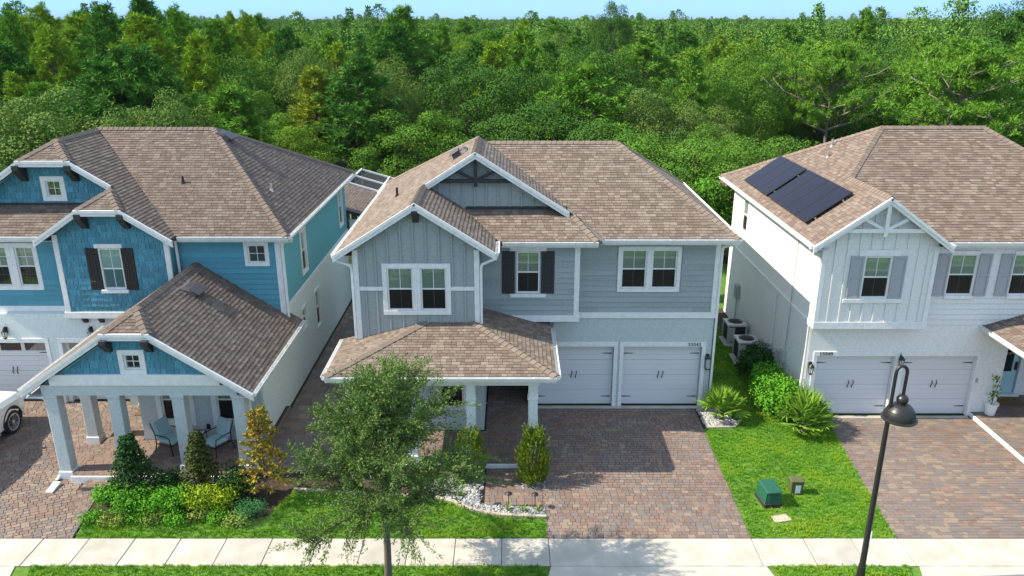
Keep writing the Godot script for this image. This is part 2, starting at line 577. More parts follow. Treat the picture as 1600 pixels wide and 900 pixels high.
# ---------------------------------------------------------------- house kit
func face(o: Vector3, yaw := 0.0) -> Transform3D:  # x along the wall, y up, z outward
	return Transform3D(Basis(Vector3.UP, yaw), o)
func wall(house: Node, called: String, x: Transform3D, poly: PackedVector2Array, holes: Array, mt: Material, thick := 0.16) -> MeshInstance3D:
	var m := MB.new()
	for p in minus(ccw(poly), holes):
		var q := []
		for a in p: q.append(x * Vector3(a.x, a.y, 0))
		m.prism(q, x.basis.z * -thick)
	return part(house, called, m.mesh(), mt)
func siding(w: Node, x: Transform3D, poly: PackedVector2Array, holes: Array, key: String, e := 0.185) -> void:
	for d in courses(x, poly, holes, e, 3.0, 3.66, 0.003, 3):
		piece_node(w, "siding_board", d, 0.03, 0.004, M["%s%d" % [key, d.tone]])
func shakes(w: Node, x: Transform3D, poly: PackedVector2Array, holes: Array) -> void:
	for d in courses(x, poly, holes, 0.2, 0.11, 0.26, 0.014, 4, 0.035):
		piece_node(w, "shake", d, 0.026, 0.006, M["shake%d" % d.tone])
func hole(cx: float, cy: float, w: float, h: float) -> Rect2:
	return Rect2(cx - w * 0.5, cy - h * 0.5, w, h)
func local_box(p: Node, called: String, lo: Vector3, hi: Vector3, mt: Material, b := 0.006) -> MeshInstance3D:
	var m := MB.new()
	m.bbox(lo, hi, b)
	return bit(p, called, m.mesh(), mt)
# a sash window in an opening w x h centred at c on a wall face: opt trim, grid [cols, rows], fixed, blind
func window(house: Node, x: Transform3D, cx: float, cy: float, w: float, h: float, opt := {}) -> void:
	var t: float = opt.get("trim", 0.12)
	var X := x * Transform3D(Basis.IDENTITY, Vector3(cx, cy, 0))
	var a := w * 0.5
	var b := h * 0.5
	var f := 0.045
	var m := MB.new()
	for s in [-1.0, 1.0]:  # the fixed frame inside the opening
		m.bbox(Vector3(minf(s * a, s * (a - f)), -b, -0.1), Vector3(maxf(s * a, s * (a - f)), b, 0.005), 0.005)
		m.bbox(Vector3(-a + f, minf(s * b, s * (b - f)), -0.1), Vector3(a - f, maxf(s * b, s * (b - f)), 0.004), 0.005)
	var wn := part(house, "window", m.mesh(), M.trim, X)
	if t > 0.0:
		var tm := MB.new()
		var tl: float = opt.get("tl", t)
		var tr: float = opt.get("tr", t)
		tm.bbox(Vector3(-a - tl, b, 0), Vector3(a + tr, b + t, 0.05), 0.006)
		tm.bbox(Vector3(-a - tl, -b - t, 0), Vector3(a + tr, -b, 0.052), 0.006)
		if tl > 0: tm.bbox(Vector3(-a - tl, -b, 0), Vector3(-a, b, 0.046), 0.006)
		if tr > 0: tm.bbox(Vector3(a, -b, 0), Vector3(a + tr, b, 0.046), 0.006)
		bit(wn, "casing", tm.mesh(), M.trim)
	var gx := a - f
	var gy := b - f
	if opt.get("fixed", false):
		local_box(wn, "pane", Vector3(-gx, -gy, -0.062), Vector3(gx, gy, -0.056), M.glass, 0.001)
		local_box(wn, "muntin", Vector3(-0.011, -gy, -0.056), Vector3(0.011, gy, -0.04), M.trim)
		local_box(wn, "muntin", Vector3(-gx, -0.011, -0.056), Vector3(gx, 0.011, -0.0385), M.trim)
	else:
		local_box(wn, "meeting_rail", Vector3(-gx, -0.022, -0.07), Vector3(gx, 0.022, -0.02), M.trim)
		local_box(wn, "pane", Vector3(-gx, 0.022, -0.052), Vector3(gx, gy, -0.047), M.coated_glass if opt.get("coated", true) else M.glass, 0.001)
		local_box(wn, "pane", Vector3(-gx, -gy, -0.078), Vector3(gx, -0.022, -0.073), M.glass, 0.001)
		if opt.get("screen", true): local_box(wn, "insect_screen", Vector3(-gx, -gy, -0.036), Vector3(gx, -0.022, -0.034), M.screened, 0.0005)
		if opt.get("grid", true):
			local_box(wn, "muntin", Vector3(-0.01, 0.022, -0.047), Vector3(0.01, gy, -0.038), M.trim)
			local_box(wn, "muntin", Vector3(-0.01, -gy, -0.073), Vector3(0.01, -0.022, -0.064), M.trim)
		if opt.get("rows", false):
			local_box(wn, "muntin", Vector3(-gx, gy * 0.5, -0.047), Vector3(gx, gy * 0.5 + 0.02, -0.0365), M.trim)
			local_box(wn, "muntin", Vector3(-gx, -gy * 0.5, -0.073), Vector3(gx, -gy * 0.5 + 0.02, -0.0625), M.trim)
		var bl: float = opt.get("blind", 0.35)
		if bl > 0.0: bl = clampf(bl * [0.7, 1.5, 1.0, 1.2][int(absf(X.origin.x * 7.3 + X.origin.y * 3.1)) % 4], 0.1, 1.0)
		if bl > 0.0: local_box(wn, "blind", Vector3(-gx, gy - (gy - 0.03) * bl, -0.13), Vector3(gx, gy, -0.12), M.blind)
	local_box(wn, "room_wall", Vector3(-a - 0.4, -b - 0.4, -2.3), Vector3(a + 0.4, b + 0.2, -2.25), M.room)
func shutter(house: Node, x: Transform3D, cx: float, cy: float, w: float, h: float, mt: Material, style: int) -> void:
	var X := x * Transform3D(Basis.IDENTITY, Vector3(cx, cy, 0))
	var a := w * 0.5
	var b := h * 0.5
	var m := MB.new()
	m.bbox(Vector3(-a, -b, 0.0), Vector3(a, b, 0.028), 0.004)
	var s := part(house, "shutter", m.mesh(), mt, X)
	if style == 0:  # planks with two battens
		for k in 4:
			local_box(s, "plank", Vector3(-a + w * 0.25 * k + 0.004, -b + 0.003, 0.028), Vector3(-a + w * 0.25 * (k + 1) - 0.004, b - 0.003, 0.042), mt)
		for q in [-0.62, 0.62]:
			local_box(s, "batten", Vector3(-a + 0.02, b * q - 0.04, 0.042), Vector3(a - 0.02, b * q + 0.04, 0.058), mt)
	else:  # framed panels
		for q in [[-a, -b, -a + 0.06, b], [a - 0.06, -b, a, b], [-a + 0.06, b - 0.07, a - 0.06, b], [-a + 0.06, -b, a - 0.06, -b + 0.07], [-a + 0.06, -0.035, a - 0.06, 0.035]]:
			local_box(s, "frame_rail", Vector3(q[0], q[1], 0.028), Vector3(q[2], q[3], 0.05), mt)
func garage_door(house: Node, x: Transform3D, x0: float, x1: float, h: float, windows := false) -> void:
	var X := x * Transform3D(Basis.IDENTITY, Vector3((x0 + x1) * 0.5, 0, -0.16))
	var a := (x1 - x0) * 0.5
	var m := MB.new()
	m.bbox(Vector3(-a - 0.02, 0.0, -0.05), Vector3(a + 0.02, h + 0.02, -0.02), 0.004)
	var g := part(house, "garage_door", m.mesh(), M.door_white, X)
	var n := 4
	for k in n:
		var y0 := h * k / n + 0.004
		var y1 := h * (k + 1) / n - 0.004
		var pm := MB.new()
		var rows := 3
		for r in rows:
			var yy := lerpf(y0, y1, float(r) / rows)
			var yz := lerpf(y0, y1, float(r + 1) / rows)
			if windows and k == n - 1 and r > 0: continue
			pm.bbox(Vector3(-a + 0.01, yy + 0.0015, -0.02), Vector3(a - 0.01, yz - 0.0015, 0.006), 0.004)
		bit(g, "door_section", pm.mesh(), M.door_white)
		if windows and k == n - 1:
			var ya := lerpf(y0, y1, 0.36)
			for q in 3:
				var xa := -a + 0.06 + (2 * a - 0.12) / 3.0 * q
				var xb := xa + (2 * a - 0.12) / 3.0
				local_box(g, "window_pane", Vector3(xa + 0.07, ya, -0.012), Vector3(xb - 0.07, y1 - 0.05, -0.006), M.car_glass, 0.001)
				local_box(g, "window_stile", Vector3(xa - 0.06, ya - 0.02, -0.02), Vector3(xa + 0.07, y1, 0.008), M.door_white)
			local_box(g, "window_stile", Vector3(a - 0.13, ya - 0.02, -0.02), Vector3(a - 0.01, y1, 0.008), M.door_white)
			local_box(g, "window_rail", Vector3(-a + 0.01, y1 - 0.05, -0.02), Vector3(a - 0.01, y1 + 0.003, 0.009), M.door_white)
	for s in [-1.0, 1.0]:
		var hm := MB.new()
		var pts := []
		for i in 7:
			var u := i / 6.0
			pts.append(Vector3(s * 0.075 + 0.02 * sin(u * PI * 2.0), h * 0.5 + 0.02 - 0.27 * u + 0.13, 0.012 + 0.035 * sin(u * PI)))
		hm.tube(pts, [0.011, 0.015, 0.013, 0.012, 0.013, 0.015, 0.011], 6)
		bit(g, "handle", hm.mesh(), M.iron)
		for yy in [h * 0.125 + 0.02, h * 0.86 - (0.12 if windows else 0.0)]:
			var st := MB.new()
			st.prism([Vector3(s * (a - 0.04), yy - 0.02, 0.006), Vector3(s * (a - 0.04), yy + 0.02, 0.006), Vector3(s * (a - 0.33), yy + 0.011, 0.006), Vector3(s * (a - 0.38), yy, 0.006), Vector3(s * (a - 0.33), yy - 0.011, 0.006)], Vector3(0, 0, 0.01))
			bit(g, "strap_hinge", st.mesh(), M.iron)
	# casing on the wall around the opening
	var cm := MB.new()
	cm.bbox(Vector3(-a - 0.13, 0, 0.16), Vector3(-a, h, 0.19), 0.005)
	cm.bbox(Vector3(a, 0, 0.16), Vector3(a + 0.13, h, 0.19), 0.005)
	cm.bbox(Vector3(-a - 0.13, h, 0.16), Vector3(a + 0.13, h + 0.16, 0.193), 0.005)
	bit(g, "casing", cm.mesh(), M.trim)
func lantern(house: Node, x: Transform3D, cx: float, cy: float, tall := true) -> void:
	var X := x * Transform3D(Basis.IDENTITY, Vector3(cx, cy, 0))
	var m := MB.new()
	m.bbox(Vector3(-0.06, -0.02, 0), Vector3(0.06, 0.22, 0.025), 0.01)
	m.bar(Vector3(0, 0.16, 0.02), Vector3(0, 0.2, 0.12), 0.025, 0.025)
	var l := part(house, "wall_lantern", m.mesh(), M.iron, X)
	if tall:
		var k := MB.new()
		k.hexa([Vector3(-0.09, 0.1, 0.04), Vector3(0.09, 0.1, 0.04), Vector3(0.09, 0.1, 0.22), Vector3(-0.09, 0.1, 0.22), Vector3(-0.05, 0.2, 0.08), Vector3(0.05, 0.2, 0.08), Vector3(0.05, 0.2, 0.18), Vector3(-0.05, 0.2, 0.18)])
		for s in [[-1, 0.045], [1, 0.045], [-1, 0.205], [1, 0.205]]:
			k.bar(Vector3(s[0] * 0.075, -0.26, s[1]), Vector3(s[0] * 0.08, 0.1, s[1]), 0.014, 0.014, Vector3.BACK)
		k.bbox(Vector3(-0.085, -0.29, 0.035), Vector3(0.085, -0.26, 0.215), 0.005)
		bit(l, "cage", k.mesh(), M.iron)
		local_box(l, "lamp_glass", Vector3(-0.068, -0.258, 0.055), Vector3(0.068, 0.095, 0.195), M.lamp_glass, 0.004)
	else:
		var k := MB.new()
		k.lathe([Vector2(0, 0.2), Vector2(0.03, 0.19), Vector2(0.1, 0.1), Vector2(0.105, 0.08)], 8, Transform3D(Basis.IDENTITY, Vector3(0, 0, 0.13)))
		for i in 6:
			var an := TAU * i / 6.0
			k.bar(Vector3(cos(an) * 0.095, 0.08, 0.13 + sin(an) * 0.095), Vector3(cos(an) * 0.05, -0.16, 0.13 + sin(an) * 0.05), 0.012, 0.012, Vector3.BACK)
		k.lathe([Vector2(0.06, -0.15), Vector2(0.055, -0.18), Vector2(0, -0.22)], 8, Transform3D(Basis.IDENTITY, Vector3(0, 0, 0.13)))
		bit(l, "cage", k.mesh(), M.iron)
		var g := MB.new()
		g.lathe([Vector2(0.085, 0.078), Vector2(0.045, -0.15)], 8, Transform3D(Basis.IDENTITY, Vector3(0, 0, 0.13)))
		bit(l, "lamp_glass", g.mesh(), M.lamp_glass)
# roofs: planes as convex polygons of world points
func plane_x(pts: Array, y0: float) -> Transform3D:
	var nrm: Vector3 = (pts[1] - pts[0]).cross(pts[2] - pts[0]).normalized()
	if nrm.y < 0: nrm = -nrm
	var u := Vector3.UP.cross(nrm).normalized()
	var v := nrm.cross(u).normalized()
	var low: Vector3 = pts[0]
	for p in pts:
		if p.y < low.y: low = p
	low -= v * fposmod((low.y - y0) / v.y + 0.004, 0.128)  # courses of planes that join run on
	return Transform3D(Basis(u, v, nrm), low)
func roof(house: Node, planes: Array, y0: float, deck := 0.13) -> Array:  # returns [roof node, pieces]
	var m := MB.new()
	var list := []
	for pts in planes:
		var x := plane_x(pts, y0)
		var inv := x.affine_inverse()
		var poly := PackedVector2Array()
		for p in pts:
			var q: Vector3 = inv * p
			poly.append(Vector2(q.x, q.y))
		var q2 := []
		for p in pts: q2.append(p - x.basis.z * 0.012)
		m.prism(q2, Vector3(0, -deck, 0))
		var seed_ := rng.randi()
		var nz := FastNoiseLite.new()
		nz.seed = seed_ % 1000
		nz.frequency = 1.4
		list.append_array(courses(x * Transform3D(Basis.IDENTITY, Vector3(0, 0, -0.012)), poly, [], 0.128, 0.13, 0.25, 0.009, 6, 0.016, nz))
	var r := part(house, "roof", m.mesh(), M.felt)
	return [r, list]
var pal := 0
func lay_roof(r: Node, list: Array) -> void:
	var mats := []
	for k in 6: mats.append(M["shingle%d_%d" % [pal, k]])
	lay(r, "shingle", "shingle_field", list, 0.02, 0.005, mats, M.palettes[pal], M.shingle_v)
func caps(r: Node, a: Vector3, b: Vector3, n1: Vector3, n2: Vector3) -> void:  # ridge caps from low a to high b; n1, n2 the normals of the two planes
	var d := (b - a).normalized()
	var w1 := n1.cross(d).normalized()
	if w1.y > 0: w1 = -w1
	var w2 := n2.cross(d).normalized()
	if w2.y > 0: w2 = -w2
	var up := (n1 + n2).normalized()
	var m := MB.new()
	var l := 0.25
	var h := 0.15
	var ra := [w1 * h, up * 0.02, w2 * h]
	var lowo := up * 0.035
	var hio := up * 0.014
	for s in [[0, 1, n1], [1, 2, n2]]:
		m.quad(ra[s[0]] + lowo, ra[s[1]] + lowo, d * l + ra[s[1]] + hio, d * l + ra[s[0]] + hio, s[2])
		m.quad(ra[s[0]] + lowo, ra[s[1]] + lowo, ra[s[1]] - up * 0.01, ra[s[0]] - up * 0.01, -d)
		var e: int = 0 if s[0] == 0 else 2
		m.quad(ra[e] + lowo, d * l + ra[e] + hio, d * l + ra[e] - up * 0.02, ra[e] - up * 0.02, ra[e])
	var am := m.mesh()
	var n := maxi(1, int(a.distance_to(b) / 0.19))
	for i in n:
		part(r, "ridge_cap", am, [M["shingle%d_0" % pal], M["shingle%d_2" % pal], M["shingle%d_5" % pal], M["shingle%d_0" % pal]][(i * 7 + n) % 4], Transform3D(Basis.IDENTITY, a.lerp(b, float(i) / n)))
func nrm(pts: Array) -> Vector3:
	var k: Vector3 = (pts[1] - pts[0]).cross(pts[2] - pts[0]).normalized()
	return k if k.y > 0 else -k
func rake(house: Node, a: Vector3, b: Vector3, w := 0.22, t := 0.045) -> void:  # white board along a gable's sloping edge, hanging below the line a-b
	var m := MB.new()
	var dn := Vector3(0, -w, 0)
	m.hexa([a, b, b + dn, a + dn, a + Vector3(0, 0, t), b + Vector3(0, 0, t), b + dn + Vector3(0, 0, t), a + dn + Vector3(0, 0, t)])
	var up := (b - a).cross(Vector3.BACK).normalized()
	if up.y < 0: up = -up
	m.hexa([a + Vector3(0, 0, t), b + Vector3(0, 0, t), b - up * 0.085 + Vector3(0, 0, t), a - up * 0.085 + Vector3(0, 0, t), a + Vector3(0, 0, t + 0.03), b + Vector3(0, 0, t + 0.03), b - up * 0.085 + Vector3(0, 0, t + 0.03), a - up * 0.085 + Vector3(0, 0, t + 0.03)])
	part(house, "rake_board", m.mesh(), M.trim)
func gutter(house: Node, a: Vector3, b: Vector3, out: Vector3) -> void:  # open trough hung along an eave; out points away from the house
	var m := MB.new()
	var w := 0.12
	var t := 0.008
	var d := (b - a)
	var bot := Vector3(0, -0.11, 0)
	m.hexa([a + bot, b + bot, b + bot + out * 0.085, a + bot + out * 0.085, a + bot - Vector3(0, t, 0), b + bot - Vector3(0, t, 0), b + bot + out * 0.085 - Vector3(0, t, 0), a + bot + out * 0.085 - Vector3(0, t, 0)])
	m.hexa([a + bot + out * 0.085, b + bot + out * 0.085, b + out * w, a + out * w, a + bot + out * (0.085 + t), b + bot + out * (0.085 + t), b + out * (w + t), a + out * (w + t)])
	m.hexa([a, b, b + bot, a + bot, a + out * t, b + out * t, b + bot + out * t, a + bot + out * t])
	for e in [a, b]:
		var s: Vector3 = d.normalized() * (0.006 if e == a else -0.006)
		m.hexa([e, e + out * w, e + bot + out * 0.085, e + bot, e + s, e + out * w + s, e + bot + out * 0.085 + s, e + bot + s])
	var k := maxi(1, int(d.length() / 1.2))
	for i in k:  # straps across the trough
		var p := a.lerp(b, (i + 0.5) / k)
		m.bar(p + Vector3(0, -0.004, 0), p + out * w + Vector3(0, -0.004, 0), 0.02, 0.005)
	var g := part(house, "gutter", m.mesh(), M.trim)
	# fascia behind it
	var f := MB.new()
	f.hexa([a - out * 0.002 + Vector3(0, 0.0, 0), b - out * 0.002, b - out * 0.002 - Vector3(0, 0.19, 0), a - out * 0.002 - Vector3(0, 0.19, 0), a - out * 0.03, b - out * 0.03, b - out * 0.03 - Vector3(0, 0.19, 0), a - out * 0.03 - Vector3(0, 0.19, 0)])
	bit(g, "fascia", f.mesh(), M.trim, g.global_transform.affine_inverse())
func downspout(house: Node, path: Array) -> void:
	var m := MB.new()
	for i in path.size() - 1:
		var a: Vector3 = path[i]
		var b: Vector3 = path[i + 1]
		var e := (b - a).normalized() * 0.02
		m.bar(a - e, b + e, 0.07 + 0.002 * (i % 2), 0.055 + 0.002 * (i % 2), Vector3.BACK if absf((b - a).normalized().z) < 0.9 else Vector3.UP)
	part(house, "downspout", m.mesh(), M.trim)
func post(house: Node, c: Vector3, w: float, h: float, mt: Material) -> void:  # square porch column with plinth and collar
	var m := MB.new()
	m.bbox(Vector3(-w * 0.5, 0.2, -w * 0.5), Vector3(w * 0.5, h, w * 0.5), 0.012)
	var p := part(house, "porch_column", m.mesh(), mt, Transform3D(Basis.IDENTITY, c))
	local_box(p, "plinth", Vector3(-w * 0.5 - 0.035, 0, -w * 0.5 - 0.035), Vector3(w * 0.5 + 0.035, 0.26, w * 0.5 + 0.035), M.trim, 0.012)
	local_box(p, "collar", Vector3(-w * 0.5 - 0.025, h - 0.1, -w * 0.5 - 0.025), Vector3(w * 0.5 + 0.025, h - 0.002, w * 0.5 + 0.025), mt, 0.012)
func roof_vent(r: Node, p: Vector3, x: Transform3D) -> void:  # low box vent lying on a roof plane
	var X := Transform3D(x.basis, p)
	var m := MB.new()
	m.hexa([Vector3(-0.34, -0.24, -0.02), Vector3(0.34, -0.24, 0.0), Vector3(0.34, 0.3, 0.0), Vector3(-0.34, 0.3, 0.0), Vector3(-0.3, -0.22, 0.16), Vector3(0.3, -0.22, 0.16), Vector3(0.24, 0.22, 0.12), Vector3(-0.24, 0.22, 0.12)])
	m.bbox(Vector3(-0.36, -0.32, 0.15), Vector3(0.36, 0.05, 0.18), 0.01)
	part(r, "roof_vent", m.mesh(), M.vent, X)
func pipe(r: Node, p: Vector3, h: float, mt: Material) -> void:
	var m := MB.new()
	m.lathe([Vector2(0.09, -0.08), Vector2(0.055, 0.06), Vector2(0.042, 0.061), Vector2(0.042, h), Vector2(0.03, h), Vector2(0.03, h - 0.1)], 10)
	part(r, "vent_pipe", m.mesh(), mt, Transform3D(Basis.IDENTITY, p))
func digits(house: Node, txt: String, p: Vector3, h: float) -> void:
	var t := TextMesh.new()
	t.text = txt
	var f := SystemFont.new()
	f.font_names = PackedStringArray(["Droid Serif"])
	f.font_weight = 700
	t.font = f
	t.font_size = 64
	t.pixel_size = h / 46.0
	t.depth = 0.015
	part(house, "house_number", t, M.iron, Transform3D(Basis.IDENTITY, p))

# ---------------------------------------------------------------- the grey house
func V(x: float, y: float, z: float) -> Vector3:
	return Vector3(x, y, z)
func batten_wall(house: Node, w: Node, x: Transform3D, xs: Array, y0: float, pk: Vector2, slope: float, holes: Array, mt: Material) -> void:
	for bx in xs:
		var segs := [[y0, pk.y - slope * absf(bx - pk.x)]]
		for h in holes:
			var r: Rect2 = h
			if bx > r.position.x - 0.03 and bx < r.end.x + 0.03:
				var nx := []
				for s in segs:
					if s[0] < r.position.y: nx.append([s[0], minf(s[1], r.position.y)])
					if s[1] > r.end.y: nx.append([maxf(s[0], r.end.y), s[1]])
				segs = nx
		for s in segs:
			if s[1] - s[0] < 0.06: continue
			var m := MB.new()
			m.bbox(Vector3(bx - 0.027, s[0], 0.0), Vector3(bx + 0.027, s[1], 0.04), 0.004)
			part(w, "batten", m.mesh(), mt, x)
func truss(house: Node, c: Vector3, half: float, slope: float, chord: float, peak: float, mt: Material, t: float) -> void:
	# timber truss under a gable: chord, king post, two braces and the sloping members
	var m := MB.new()
	var z := Vector3(0, 0, 0.02)
	m.bar(c + V(-half, chord - 0.02, 0), c + V(half, chord - 0.02, 0), t, t, Vector3.UP)
	m.bar(c + V(0, chord - 0.2, 0) + z, c + V(0, peak, 0) + z, t, t * 0.9, Vector3.BACK)
	for s in [-1.0, 1.0]:
		m.bar(c + V(s * 0.08, chord + 0.03, 0) - z, c + V(s * half * 0.52, peak - half * 0.52 * slope - 0.06, 0) - z, t * 0.8, t * 0.8, Vector3.BACK)
		m.bar(c + V(s * half, chord - 0.02, 0), c + V(0, peak, 0), t * 0.6, t, Vector3.BACK)
	part(house, "gable_truss", m.mesh(), mt)
func bracket(house: Node, p: Vector3, s := 1.0) -> void:
	var m := MB.new()
	var w := 0.05 + 0.035 * s
	m.prism([p + V(-w, 0, 0.0), p + V(-w, 0, 0.3 * s), p + V(-w, -0.1 * s, 0.3 * s), p + V(-w, -0.36 * s, 0.08), p + V(-w, -0.36 * s, 0.0)], V(w * 2, 0, 0))
	part(house, "bracket", m.mesh(), M.dark_wood)
func grey_house() -> void:
	pal = 0
	var B := V(1, 0, -28)
	var h := thing("grey_house", "two-storey pale grey house with lap siding and board-and-batten gable, in the middle", "house", B)
	# roofs
	var pl := {
		left_a = [V(-5.24, 6.15, -22.1), V(-2.83, 7.692, -22.1), V(-2.83, 7.692, -29.96), V(-5.24, 6.15, -33)],
		left_b = [V(-2.83, 7.692, -24.55), V(-1.16, 8.761, -24.55), V(-1.16, 8.761, -27.85), V(-2.83, 7.692, -29.96)],
		bay_r = [V(-2.83, 7.692, -22.1), V(-0.5, 6.2, -22.1), V(-0.5, 6.2, -23.6), V(-1.558, 6.878, -24.9), V(-2.83, 7.692, -24.9)],
		mid = [V(-0.42, 6.15, -23.5), V(2.69, 6.15, -23.5), V(1.8, 6.878, -24.9), V(-1.558, 6.878, -24.9)],
		up_r = [V(-1.16, 8.761, -24.55), V(2.248, 6.58, -24.55), V(-0.846, 8.56, -28), V(-1.16, 8.761, -27.95)],
		front = [V(2.92, 6.15, -23.8), V(7.2, 6.15, -23.8), V(3.76, 8.56, -28), V(-0.846, 8.56, -28)],
		right = [V(7.2, 6.15, -23.8), V(7.2, 6.15, -33), V(3.76, 8.56, -28)],
		back = [V(7.2, 6.15, -33), V(-5.24, 6.15, -33), V(-1.1, 8.56, -28), V(3.76, 8.56, -28)]}
	var rf := roof(h, pl.values(), 6.15)
	for c in [[V(-2.83, 7.692, -22.1), V(-2.83, 7.692, -24.6), "left_a", "bay_r"], [V(-1.16, 8.761, -24.55), V(-1.16, 8.761, -27.85), "left_b", "up_r"], [V(3.76, 8.56, -28), V(-0.8, 8.56, -28), "front", "back"], [V(7.2, 6.15, -23.8), V(3.76, 8.56, -28), "front", "right"], [V(-5.24, 6.15, -33), V(-1.16, 8.761, -27.85), "left_a", "back"], [V(7.2, 6.15, -33), V(3.76, 8.56, -28), "back", "right"], [V(2.69, 6.15, -23.5), V(1.85, 6.84, -24.82), "mid", "right"]]:
		caps(rf[0], c[0], c[1], nrm(pl[c[2]]), nrm(pl[c[3]]))
	var mm := MB.new()
	mm.prism([V(2.68, 6.14, -23.5), V(2.95, 6.12, -23.82), V(1.9, 6.8, -24.95), V(1.8, 6.868, -24.9)], V(0, -0.13, 0))
	part(rf[0], "flashing", mm.mesh(), M.cap)
	var pp := {
		front = [V(-5.29, 3.18, -20), V(1.26, 3.18, -20), V(-1.18, 3.88, -22.4), V(-2.66, 3.88, -22.4)],
		left = [V(-5.29, 3.18, -20), V(-2.66, 3.88, -22.4), V(-5.29, 3.18, -22.4)],
		left2 = [V(-5.29, 3.18, -22.4), V(-4.72, 3.332, -22.4), V(-4.72, 3.332, -22.75), V(-5.29, 3.18, -22.75)],
		right = [V(1.26, 3.18, -20), V(1.26, 3.18, -24.31), V(-1.05, 3.843, -24.31), V(-1.18, 3.88, -22.4)]}
	var rp := roof(h, pp.values(), 3.18)
	rp[0].name = "porch_roof"
	caps(rp[0], V(-5.29, 3.18, -20), V(-2.66, 3.88, -22.4), nrm(pp.front), nrm(pp.left))
	caps(rp[0], V(1.26, 3.18, -20), V(-1.18, 3.88, -22.4), nrm(pp.front), nrm(pp.right))
	lay_roof_split(rf, rp)
	roof_vent(rf[0], V(-1.75, 8.40, -26.4), plane_x(pl.left_b, 6.15))
	pipe(rf[0], V(-3.9, 7.01, -26.1), 0.3, M.iron)
	# gutters and boards
	rake(h, V(-5.3, 6.115, -22.1), V(-2.83, 7.69, -22.1))
	rake(h, V(-0.46, 6.175, -22.1), V(-2.83, 7.69, -22.1))
	rake(h, V(-2.75, 7.745, -24.55), V(-1.16, 8.76, -24.55))
	rake(h, V(1.85, 6.835, -24.55), V(-1.16, 8.76, -24.55))
	for g in [[V(-5.24, 6.13, -22.1), V(-5.24, 6.13, -33), V(-1, 0, 0)], [V(-0.3, 6.13, -23.5), V(2.7, 6.13, -23.5), V(0, 0, 1)], [V(2.8, 6.13, -23.8), V(7.2, 6.13, -23.8), V(0, 0, 1)], [V(7.2, 6.13, -23.82), V(7.2, 6.13, -33), V(1, 0, 0)], [V(-0.5, 6.18, -22.12), V(-0.5, 6.18, -23.4), V(1, 0, 0)], [V(-5.29, 3.16, -20), V(1.26, 3.16, -20), V(0, 0, 1)], [V(-5.29, 3.16, -20.02), V(-5.29, 3.16, -22.75), V(-1, 0, 0)], [V(1.26, 3.16, -20.02), V(1.26, 3.16, -24.31), V(1, 0, 0)]]:
		gutter(h, g[0], g[1], g[2])
	downspout(h, [V(-5.3, 6.02, -22.25), V(-5.28, 5.92, -22.25), V(-4.86, 5.72, -22.36), V(-4.82, 5.6, -22.36), V(-4.82, 3.4, -22.36)])
	downspout(h, [V(-0.44, 6.07, -22.3), V(-0.46, 5.97, -22.3), V(-0.9, 5.75, -22.36), V(-0.93, 5.62, -22.36), V(-0.93, 3.86, -22.36)])
	downspout(h, [V(7.25, 6.02, -24.0), V(7.2, 5.92, -24.0), V(6.82, 5.75, -24.25), V(6.81, 5.6, -24.27), V(6.81, 0.1, -24.27)])
	# soffits close the eaves
	for s in [[V(2.2, 5.95, -24.3), V(7.16, 5.97, -23.83)], [V(6.6, 5.95, -33), V(7.17, 5.965, -24.3)], [V(-5.2, 5.95, -33), V(-4.75, 5.97, -22.5)], [V(-1.0, 5.95, -23.85), V(2.62, 5.972, -23.53)], [V(-5.25, 2.96, -22.38), V(1.22, 2.98, -20.04)], [V(-0.9, 2.962, -24.2), V(1.23, 2.982, -22.38)]]:
		boxpart(h, "soffit", s[0], s[1], M.soffit, 0.002)
	# walls: garage storey
	var fz := face(V(0, 0, -24.32))
	var doors := [Rect2(0.8, -0.1, 2.65, 2.34), Rect2(3.78, -0.1, 2.65, 2.34)]
	wall(h, "garage_wall", fz, rect(0.62, 0, 6.75, 3.27), doors, M.stucco_grey, 0.22)
	garage_door(h, fz, 0.8, 3.45, 2.24)
	garage_door(h, fz, 3.78, 6.43, 2.24)
	boxpart(h, "belt_board", V(2.18, 3.27, -24.4), V(6.8, 3.48, -24.27), M.trim)
	boxpart(h, "threshold", V(0.62, 0.0, -24.3), V(6.5, 0.018, -24.1), M.concrete2)
	digits(h, "15345", V(6.16, 2.33, -24.285), 0.115)
	lantern(h, fz, 6.63, 1.75, true)
	# upper right
	var hu := [hole(3.98, 4.98, 0.82, 1.32), hole(4.97, 4.98, 0.82, 1.32)]
	var wu := wall(h, "upper_wall", fz, rect(2.1, 3.48, 6.75, 6.0), hu, M.panel_grey)
	siding(wu, fz, rect(2.19, 3.48, 6.6, 5.95), [Rect2(3.4, 4.16, 2.15, 1.63)], "lap_grey")
	window(h, fz, 3.98, 4.98, 0.82, 1.32, {tr = 0.085, blind = 0.22})
	window(h, fz, 4.97, 4.98, 0.82, 1.32, {tl = 0.085, blind = 0.22})
	for cb in [[V(6.6, 3.48, -24.33), V(6.78, 5.95, -24.28)], [V(6.73, 3.48, -24.45), V(6.785, 5.95, -24.331)]]:
		boxpart(h, "corner_board", cb[0], cb[1], M.trim)
	# middle: the cantilevered room with shuttered window
	var mz := face(V(0, 0, -23.85))
	var hm := [hole(0.515, 5.02, 0.74, 1.4)]
	var wm := wall(h, "upper_wall", mz, rect(-1.0, 3.42, 2.14, 6.0), hm, M.panel_grey)
	siding(wm, mz, rect(-0.98, 3.55, 2.0, 5.95), [Rect2(-0.34, 4.3, 1.71, 1.45), Rect2(-0.08, 4.18, 1.18, 1.72)], "lap_grey")
	window(h, mz, 0.515, 5.02, 0.74, 1.4, {trim = 0.0, blind = 0.2})
	boxpart(h, "window_head", V(-0.07, 5.74, -23.85), V(1.1, 5.88, -23.79), M.trim)
